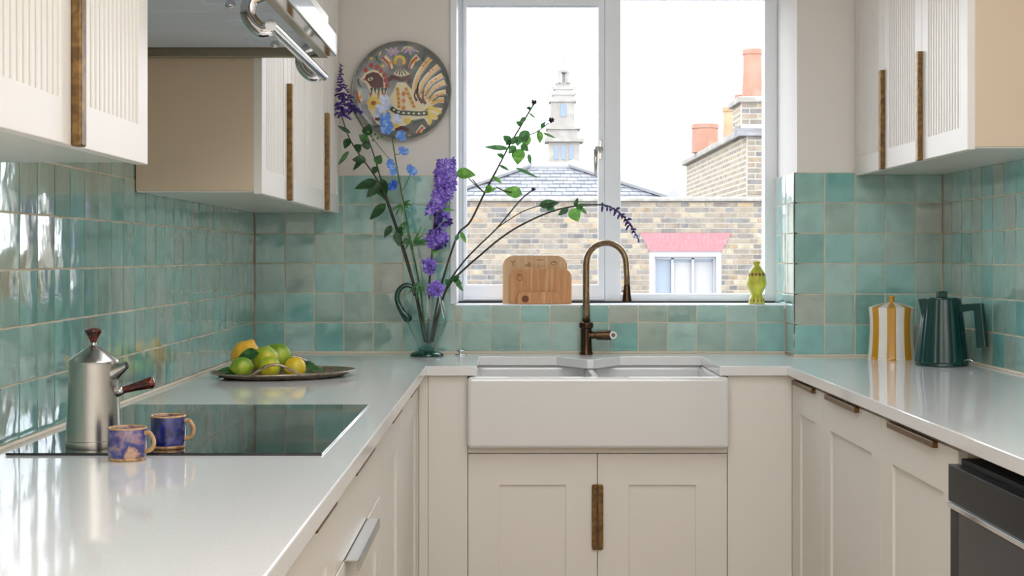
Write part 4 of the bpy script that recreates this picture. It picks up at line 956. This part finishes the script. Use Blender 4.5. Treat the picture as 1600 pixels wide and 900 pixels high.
# ------------------------------------------------------------------ striped jar and kettle
X, Y = 1.2485, 4.81
c = thing('storage_jar', 'white and mustard striped ceramic jar with a pointed lid', 'jar', (X, Y, ZC))
M['jar_white'] = mat('jar_white', S(240, 236, 228), .12, coat=.4); M['jar_gold'] = mat('jar_mustard', S(204, 146, 28), .12, coat=.4)
def striped(bm, prof):
    seg = 64; c0 = Vector((X, Y, ZC)); rings = []
    for r, z in prof: rings.append([bm.verts.new(c0 + Vector((r * math.cos(2 * PI * k / seg + .14), r * math.sin(2 * PI * k / seg + .14), z))) for k in range(seg)] if r > 1e-6 else [bm.verts.new(c0 + Vector((0, 0, z)))])
    for a, b in zip(rings, rings[1:]):
        for k in range(seg):
            j = (k + 1) % seg
            q = (a[0], b[j], b[k]) if len(a) == 1 else ((a[k], a[j], b[0]) if len(b) == 1 else (a[k], a[j], b[j], b[k]))
            bm.faces.new(q).material_index = ((k + 2) // 4) % 2
    return bm
part('body', striped(new(), smooth_prof([(0, 0), (.074, .0), (.0765, .003), (.0735, .035), (.0705, .085), (.0705, .130), (.0730, .160), (.0732, .165)], 3)), [M['jar_white'], M['jar_gold']], c, smooth=True)
ld = part('lid', striped(new(), smooth_prof([(.0725, .1645), (.0735, .167), (.070, .170), (.045, .178), (.018, .184), (.010, .186), (0, .1865)], 3)), [M['jar_white'], M['jar_gold']], c, smooth=True)
part('knob', lathe(new(), smooth_prof([(.013, .184), (.0095, .189), (.0085, .195), (.0100, .202), (.0085, .206), (0, .207)], 3), (X, Y, ZC), 20), M['jar_gold'], ld, smooth=True)

X, Y = 1.327, 4.52
c = thing('electric_kettle', 'dark green fluted electric kettle in the right corner', 'kettle', (X, Y, ZC)); o = Vector((X, Y, ZC))
M['kettle'] = mat('kettle_green', S(6, 54, 50), .24, coat=.2)
fl = lambda t, z: 1 + .022 * (abs(math.cos(t * 10)) - .5)
part('base', lathe(new(), [(0, 0), (.078, 0), (.0805, .003), (.0795, .010), (0, .010)], o, 48), M['kettle'], c)
part('body', lathe(new(), [(0, .010), (.0800, .010), (.0815, .013), (.0575, .2035), (.056, .2055), (0, .2055)], o, 160, None, fl), M['kettle'], c, smooth=True, angle=.5)
ld = part('lid', lathe(new(), [(0, .2055), (.051, .2055), (.050, .208), (0, .2085)], o, 40), M['kettle'], c)
part('knob', bx(X - .014, X + .014, Y - .014, Y + .014, ZC + .2083, ZC + .228), M['kettle'], ld, bevel=.002)
A = ang(180 + 14); Bd = Vector((0, 0, 1)).cross(A)
bm = new(); v = [bm.verts.new(o + q) for q in (A * .050 + Bd * .030 + Vector((0, 0, .2045)), A * .050 - Bd * .030 + Vector((0, 0, .2045)), A * .0795 + Vector((0, 0, .2055)), A * .058 + Bd * .014 + Vector((0, 0, .142)), A * .058 - Bd * .014 + Vector((0, 0, .142)), A * .066 + Vector((0, 0, .146)))]
for q in ((0, 1, 2), (0, 2, 5, 3), (1, 4, 5, 2), (3, 5, 4), (0, 3, 4, 1)): bm.faces.new([v[i] for i in q])
part('spout', bm, M['kettle'], c)
A = ang(-38); Bd = Vector((0, 0, 1)).cross(A)
f = lambda u, v, w: o + A * u + Vector((0, 0, v)) + Bd * w
part('handle', prism(new(), [(.052, .188), (.128, .194), (.142, .062), (.113, .057), (.1045, .172), (.052, .163)], -.013, .013, f), M['kettle'], c, bevel=.003)
part('switch', tube(new(), spline([o + A * .066 + Vector((0, 0, .020)), o + A * .088 + Vector((0, 0, .020)), o + A * .098 + Vector((0, 0, .016))], 4), [.003, .004, .005], 10), M['chrome'], c, smooth=True, label='small chrome switch lever')

def XC(r, g, b, k=2.75): return tuple(c / k for c in S(r, g, b)[:3]) + (1,)      # stock colours in open daylight
# ------------------------------------------------------------------ outside: brick house, roof, chimneys, church
FD = 20.5; fx = lambda px, d=FD: (px - CX) / F * d; fz = lambda py, d=FD: CZ - (py - CY) / F * d
struct(part('ground', bx(-250, 250, 5.6, 500, -4.2, -4.0), mat('yard', S(96, 94, 90), .9)), 'grey yard far below the window', 'ground')
M['mortar'] = mat('mortar', XC(254, 246, 228), .9, bump=.2, bscale=30)
BRK = [XC(*q) for q in ((226, 202, 164), (170, 166, 162), (206, 188, 162), (146, 144, 144), (230, 212, 180), (178, 164, 148), (158, 156, 156), (220, 190, 150), (176, 170, 164))]
M['brick'] = rand_mat('stock_brick', BRK, .9, cloud=.25, cscale=7, bump=.4, bscale=30)
BRICKS = [mat('stock_brick_%d' % i, q, .9) for i, q in enumerate(BRK)]
M['stone'] = mat('weathered_stone', XC(224, 218, 206), .9, var=[XC(198, 192, 180), XC(236, 230, 218)], scale=4, bump=.4, bscale=10)
def brick_mesh(L_, H_, D_):
    bm = new(); box(bm, -L_ / 2, L_ / 2, -D_ / 2, D_ / 2, -H_ / 2, H_ / 2); bmesh.ops.recalc_face_normals(bm, faces=bm.faces[:])
    me = bpy.data.meshes.new('brick'); bm.to_mesh(me); bm.free(); me.materials.append(M['brick']); return me
house = thing('brick_house', 'yellow stock brick house with a stone-capped parapet across the yard', 'house', (fx(960), FD, -4.0))
ZTOP = fz(316)
wX0, wX1, wZ1 = fx(1015), fx(1127), fz(393)
lX0, lX1, lZ1 = fx(1000), fx(1143), fz(364)
bm = new(); wy = FD + .011
box(bm, -4.5, wX0, wy, wy + .3, -4, ZTOP); box(bm, wX1, 5.6, wy, wy + .3, -4, ZTOP); box(bm, wX0, wX1, wy, wy + .3, wZ1, ZTOP); box(bm, wX0, wX1, wy, wy + .3, -4, -.6)
part('mortar_wall', bm, M['mortar'], house)
CH, BLN = .0722, .225
bs, bh = brick_mesh(BLN - .015, CH - .016, .09), brick_mesh(BLN / 2 - .014, CH - .016, .09)
spots = []
for r_ in range(28):
    zc = ZTOP - (r_ + .5) * CH; x = -1.55 + (.17 if r_ % 2 else 0); k = r_ % 2
    while x < 4.75:
        L_ = BLN if k % 2 == 0 else BLN / 2; xc = x + L_ / 2
        zlo, zhi = zc - CH / 2, zc + CH / 2; cut = None
        if zc < wZ1: cut = (wX0, wX1)
        elif zc < lZ1:
            tt = (zc - wZ1) / (lZ1 - wZ1); cut = (wX0 + (lX0 - wX0) * tt, wX1 + (lX1 - wX1) * tt)
        pcs = [(x, x + L_)]
        if cut: pcs = [q for q in ((x, min(x + L_, cut[0])), (max(x, cut[1]), x + L_)) if q[1] - q[0] > .045]
        for q in pcs: spots.append(((q[0] + q[1]) / 2, zc, q[1] - q[0], k % 2))
        x += L_; k += 1
def visible(s_):
    px = CX + s_[0] * F / FD; py = CY - (s_[1] - CZ) * F / FD
    return (735 < px < 930 and py < 444) or (972 < px < 1194 and py < 458)
vis = [s_ for s_ in spots if visible(s_)]; vis.sort(key=lambda s_: s_[3])
near_, rest = vis[:300], vis[300:] + [s_ for s_ in spots if not visible(s_)]
for xc, zc, L_, k in near_:
    o = bpy.data.objects.new('brick', bs if k == 0 else bh); COL.objects.link(o); o.parent = house
    nom = BLN if k == 0 else BLN / 2; o.scale.x = (L_ - .015) / (nom - .015)
    o.location = Vector((xc, FD + .045 + random.uniform(-.003, .003), zc)) - ROOT[house.name]
bm = new()
for xc, zc, L_, k in rest:
    n0 = len(bm.faces); box(bm, xc - L_ / 2 + .0075, xc + L_ / 2 - .0075, FD + random.uniform(-.004, .004), FD + .06, zc - CH / 2 + .008, zc + CH / 2 - .008)
    bm.faces.ensure_lookup_table(); q = random.randrange(len(BRICKS))
    for f_ in bm.faces[n0:]: f_.material_index = q
o = part('brickwork', bm, BRICKS, house); o['kind'] = 'stuff'
part('coping', prism(new(), [(FD - .05, ZTOP + .012), (FD + .40, ZTOP + .012), (FD + .40, fz(306)), (FD + .0, fz(307.5)), (FD - .05, fz(309.5))], -4.5, 5.6, lambda a, b, w: Vector((w, a, b))), M['stone'], house, bevel=.01)
part('coping_shadow_gap', bx(-4.5, 5.6, FD + .02, FD + .3, ZTOP - .012, ZTOP + .012), mat('coping_shade', XC(130, 126, 120), .9), house)  # dark strip painted in as the shade beneath the coping
part('lintel', prism(new(), [(wX0, wZ1), (wX1, wZ1), (lX1, lZ1), (lX0, lZ1)], -.05, .012, BACK(FD)), mat('rubbed_brick', XC(240, 168, 172), .85, var=[XC(234, 152, 158), XC(246, 188, 190)], scale=9, stretch=(6, 1, 1.5)), house, label='red painted flat arch over the far window')
M['far_white'] = mat('far_window_paint', XC(244, 247, 251), .5)
hw_ = part('window', frame(new(), wX0, wX1, -.6, wZ1, wX0 + .07, wX1 - .07, -.5, wZ1 - .07, -.14, -.01, BACK(FD)), M['far_white'], house)
part('sash', frame(new(), wX0 + .07, wX1 - .07, -.5, wZ1 - .07, wX0 + .10, wX1 - .10, -.45, wZ1 - .11, -.16, -.10, BACK(FD)), M['far_white'], hw_)
for px in (1052, 1084): part('glazing_bar', prism(new(), rect(fx(px) - .018, fx(px) + .018, -.5, wZ1 - .09), -.16, -.10, BACK(FD)), M['far_white'], hw_)
M['far_glass'] = mat('pale_far_glass', XC(206, 222, 240), .2)
part('pane', prism(new(), rect(wX0 + .08, wX1 - .08, -.5, wZ1 - .09), -.20, -.18, BACK(FD)), M['far_glass'], hw_)
part('blind', prism(new(), rect(fx(1054), wX1 - .09, -.5, fz(410)), -.178, -.165, BACK(FD)), mat('white_blind', XC(250, 250, 250), .7), hw_)

# party wall and chimney stack
C1, C2, CXL = 21.0, 28.3, 3.37
stack = thing('chimney_stack', 'stepped brick chimney stack rising behind the parapet on the right', 'chimney', (CXL + .5, C1 + 1, 0))
bt = nbt = None
def brick_tex(name):
    m = bpy.data.materials.new(name); m.use_nodes = True; nt = m.node_tree; N, L = nt.nodes, nt.links; b = N['Principled BSDF']; b.inputs['Roughness'].default_value = .9
    geo = N.new('ShaderNodeNewGeometry'); sep = N.new('ShaderNodeSeparateXYZ'); cmb = N.new('ShaderNodeCombineXYZ'); bt = N.new('ShaderNodeTexBrick')
    L.new(geo.outputs['Position'], sep.inputs[0]); L.new(sep.outputs['Y'], cmb.inputs['X']); L.new(sep.outputs['Z'], cmb.inputs['Y']); L.new(cmb.outputs[0], bt.inputs['Vector'])
    bt.inputs['Scale'].default_value = 1; bt.inputs['Brick Width'].default_value = .24; bt.inputs['Row Height'].default_value = .0794; bt.inputs['Mortar Size'].default_value = .014
    bt.inputs['Color1'].default_value = BRK[0]; bt.inputs['Color2'].default_value = BRK[5]; bt.inputs['Mortar'].default_value = XC(248, 238, 216)
    L.new(bt.outputs['Color'], b.inputs['Base Color']); return m
M['brick_side'] = brick_tex('brick_side')
zs1 = fz(210, C1); zs2 = fz(160, 21.3)
side_top = lambda y: CZ + (CY - 258) / F * C2 if y > 27 else zs1 + .0
part('party_wall', bx(CXL + .03, CXL + 1.9, C1 + .05, C2, -3, zs1), M['brick_side'], stack)
part('upper_shaft', bx(3.37, 4.6, 21.37, 22.2, zs1, zs2), M['brick_side'], stack)
part('mortar_face', bx(CXL + .02, CXL + 1.9, C1 + .006, C1 + .06, fz(330, C1), zs1), M['mortar'], stack)
part('mortar_face', bx(3.36, 4.6, 21.326, 21.40, zs1, zs2), M['mortar'], stack)
cbs, cbh = brick_mesh(.222, .062, .05), brick_mesh(.104, .062, .05)
def face_bricks(y, x0, x1, z0, z1, ch):
    n = int((z1 - z0) / ch); 
    for r_ in range(n):
        zc = z1 - (r_ + .5) * ch; x = x0; k = r_ % 2
        while x < x1:
            L_ = .238 if k % 2 == 0 else .120; o = bpy.data.objects.new('brick', cbs if k % 2 == 0 else cbh); COL.objects.link(o); o.parent = stack
            o.location = Vector((x + L_ / 2, y + .025 + random.uniform(-.004, .004), zc)) - ROOT[stack.name]; x += L_; k += 1
face_bricks(C1, CXL + .02, 4.3, fz(325, C1), zs1, .0794); face_bricks(21.32, 3.36, 4.3, zs1 + .12, zs2, .0794)
part('set_off', prism(new(), [(C1 - .06, zs1 - .02), (C1 + .45, zs1 + .16), (C1 + .45, zs1 - .02)], 3.27, 4.7, lambda a, b, w: Vector((w, a, b))), mat('leadwork', XC(176, 176, 180), .7, var=[XC(156, 156, 160), XC(190, 188, 186)], scale=3), stack)
part('wall_coping', bx(CXL - .06, CXL + .5, C1 + .4, C2 + .05, zs1, zs1 + .10), M['stone'], stack, bevel=.02)
part('stack_cap', bx(3.31, 4.65, 21.27, 22.3, zs2, zs2 + .09), M['stone'], stack, bevel=.015)
M['terra'] = mat('terracotta', XC(236, 178, 150), .8, var=[XC(230, 164, 134), XC(242, 192, 168)], scale=3)
M['terra_pale'] = mat('pale_terracotta', XC(246, 212, 168), .8, var=[XC(238, 196, 150), XC(250, 222, 184)], scale=3)
def pot(label, px, rpx, ytop, zbase, d, mt, rimk=1.08, taper=.92):
    x = fx(px, d); r = rpx / F * d; zt_ = fz(ytop, d); h_ = zt_ - zbase
    c = thing('chimney_pot', label, 'chimney pot', (x, d, zbase), 'chimney pots on the party wall')
    part('barrel', lathe(new(), [(r, 0), (r * 1.0, h_ * .08), (r * taper, h_ * .5), (r * taper, h_ - .08), (r * .7 * taper, h_ - .02), (r * .7 * taper, h_ - .1), (0, h_ - .15)], (x, d, zbase), 28), mt, c, smooth=True, angle=.6)
    part('rim', lathe(new(), [(r * taper, h_ - .09), (r * taper * rimk, h_ - .08), (r * taper * rimk, h_ - .015), (r * taper, h_), (r * .72 * taper, h_), (r * .72 * taper, h_ - .1)], (x, d, zbase), 28), mt, c, smooth=True, angle=.6)
pot('tall slim terracotta chimney pot on the highest stack', 1175.5, 16.5, 77, zs2 + .09, 21.75, M['terra'], 1.08, .88)
pot('squat wide terracotta chimney pot at the left end of the wall', 1101.5, 21.5, 194, zs1 + .10, 26.2, M['terra'], 1.05, .96)
pot('pale buff chimney pot between the tall and squat ones', 1140, 11, 167, zs1 + .10, 24.6, M['terra_pale'], 1.12, .92)
pot('short orange pot partly hidden behind the tall one', 1156, 8, 148, zs2 + .09, 22.1, M['terra'], 1.1, .95)

# slate roof
slate_m = rand_mat('slate', [XC(186, 188, 200, 4), XC(204, 206, 214, 4), XC(174, 178, 190, 4), XC(212, 212, 220, 4)], .7, cloud=.12, cscale=3)
RD0, RD1 = 35.0, 40.0
e0, e1 = Vector((fx(678, RD0), RD0, fz(313, RD0))), Vector((fx(1052, RD0), RD0, fz(313, RD0))); g0, g1 = Vector((fx(823, RD1), RD1, fz(263, RD1))), Vector((fx(895, RD1), RD1, fz(263, RD1)))
roof = thing('slate_roof', 'hipped grey slate roof with pale hip flashings behind the parapet', 'roof', (e0 + e1) / 2)
bm = new(); back = Vector((0, 9, 0)); v = [bm.verts.new(q) for q in (e0, e1, g1, g0, e0 + back + Vector((0, 1, 0)), e1 + back + Vector((0, 1, 0)), g1 + Vector((0, 1.5, 0)), g0 + Vector((0, 1.5, 0)))]
for q in ((0, 1, 2, 3), (0, 3, 7, 4), (1, 5, 6, 2), (3, 2, 6, 7), (4, 7, 6, 5), (0, 4, 5, 1)): bm.faces.new([v[i] for i in q])
part('roof_deck', bm, mat('roof_deck', XC(150, 152, 160), .8), roof)
nr = 9; nrm = (e1 - e0).cross(g0 - e0).normalized()
if nrm.y > 0: nrm = -nrm
for r_ in range(nr):
    t0, t1 = r_ / nr, (r_ + 1.12) / nr; t1 = min(t1, 1)
    a0, b0 = e0.lerp(g0, t0), e1.lerp(g1, t0); a1, b1 = e0.lerp(g0, t1), e1.lerp(g1, t1)
    wdt = .27; x = a0.x - (wdt / 2 if r_ % 2 else 0)
    while x < b0.x:
        xa, xb = max(x + .006, a0.x), min(x + wdt - .006, b0.x)
        ta, tb = max(xa, a1.x), min(xb, b1.x)
        if xb - xa > .05 and tb > ta:
            bm = new(); up_ = random.uniform(.03, .05)
            lo = [Vector((xa, a0.y, a0.z)), Vector((xb, a0.y, a0.z)), Vector((tb, a1.y, a1.z)), Vector((ta, a1.y, a1.z))]
            A_ = [bm.verts.new(p_ + nrm * .002) for p_ in lo]; B_ = [bm.verts.new(p_ + nrm * (up_ if i < 2 else .012)) for i, p_ in enumerate(lo)]
            bm.faces.new(A_); bm.faces.new(B_)
            for i in range(4): bm.faces.new((A_[i], A_[(i + 1) % 4], B_[(i + 1) % 4], B_[i]))
            part('slate', bm, slate_m, roof)
        x += wdt
lead = mat('pale_lead', XC(246, 248, 250), .6)
for a, b in ((e0, g0), (e1, g1)): part('hip_flashing', tube(new(), [a + nrm * .12, b + nrm * .12], .17, 8, flat=.7), lead, roof)
part('ridge_flashing', tube(new(), [g0 + nrm * .05 - Vector((.1, 0, 0)), g1 + nrm * .05 + Vector((.1, 0, 0))], .12, 8), lead, roof)

# church tower
CD = 150.0; cx_ = fx(881, CD); k_ = CD / F
ch = thing('church_tower', 'white stone church tower with a tiered spire on the skyline', 'church tower', (cx_, CD, -4))
M['portland'] = mat('portland_stone', XC(230, 224, 214), .85, var=[XC(218, 210, 198), XC(238, 233, 224)], scale=.6)
def tier(name, x0, x1, y0, y1, parent=ch, mt=None, dep=None):
    a, b = fx(x0, CD), fx(x1, CD); hd_ = (dep or (b - a) / 2)
    return part(name, bx(a, b, CD - hd_, CD + hd_, fz(y1, CD), fz(y0, CD)), mt or M['portland'], parent)
tier('shaft', 846, 916, 256, 700); tier('belfry', 857, 905, 224, 256); tier('cornice', 851, 911, 218, 223.5); tier('attic', 855, 902, 204, 218); tier('cornice', 853, 906, 201, 204)
tier('lantern', 860, 897, 161, 201); tier('cornice', 858, 900, 156.5, 161)
tier('spire_tier', 863.5, 896.5, 150, 156.5); tier('spire_tier', 862, 898, 148.5, 150); tier('spire_tier', 866.5, 893.5, 141, 148.5); tier('spire_tier', 865, 895, 139.5, 141); tier('spire_tier', 869.5, 890.5, 132, 139.5); tier('spire_tier', 868, 892, 130.5, 132)
for x in (874.5, 887): tier('column', x - 2, x + 2, 114, 130.5, dep=1.0)
tier('lantern_core', 878, 884, 114, 130.5); tier('cornice', 872.5, 888.5, 110.5, 114)
part('finial', lathe(new(), [(6 * k_, 0), (4 * k_, 4 * k_), (1.6 * k_, 9 * k_), (2.2 * k_, 12 * k_), (1 * k_, 14 * k_), (1 * k_, 17 * k_), (1.8 * k_, 18.5 * k_), (0, 20 * k_)], (fx(880.5, CD), CD, fz(110.5, CD)), 12), M['portland'], ch, smooth=True)
for x, y in ((860, 150), (899, 150), (864, 141), (897, 141), (904, 205), (854, 205)):
    part('urn', lathe(new(), smooth_prof([(0, -3 * k_), (1.2 * k_, -2.6 * k_), (.8 * k_, -1 * k_), (2 * k_, 1 * k_), (1 * k_, 3 * k_), (0, 4 * k_)], 2), (fx(x, CD - 1), CD - 1.2, fz(y - 1, CD)), 10), M['portland'], ch, smooth=True)
gl = mat('louvre_blue', XC(176, 200, 226), .4)
for x0, x1, y0, y1 in ((865, 871.5, 229, 251), (876, 883, 229, 251), (888, 894.5, 229, 251)): 
    hd_ = (fx(905, CD) - fx(857, CD)) / 2; part('window', bx(fx(x0, CD), fx(x1, CD), CD - hd_ - .05, CD - hd_ + .1, fz(y1, CD), fz(y0, CD)), gl, ch)
hd_ = (fx(897, CD) - fx(860, CD)) / 2; part('window', bx(fx(875, CD), fx(884, CD), CD - hd_ - .05, CD - hd_ + .1, fz(184, CD), fz(165, CD)), gl, ch)
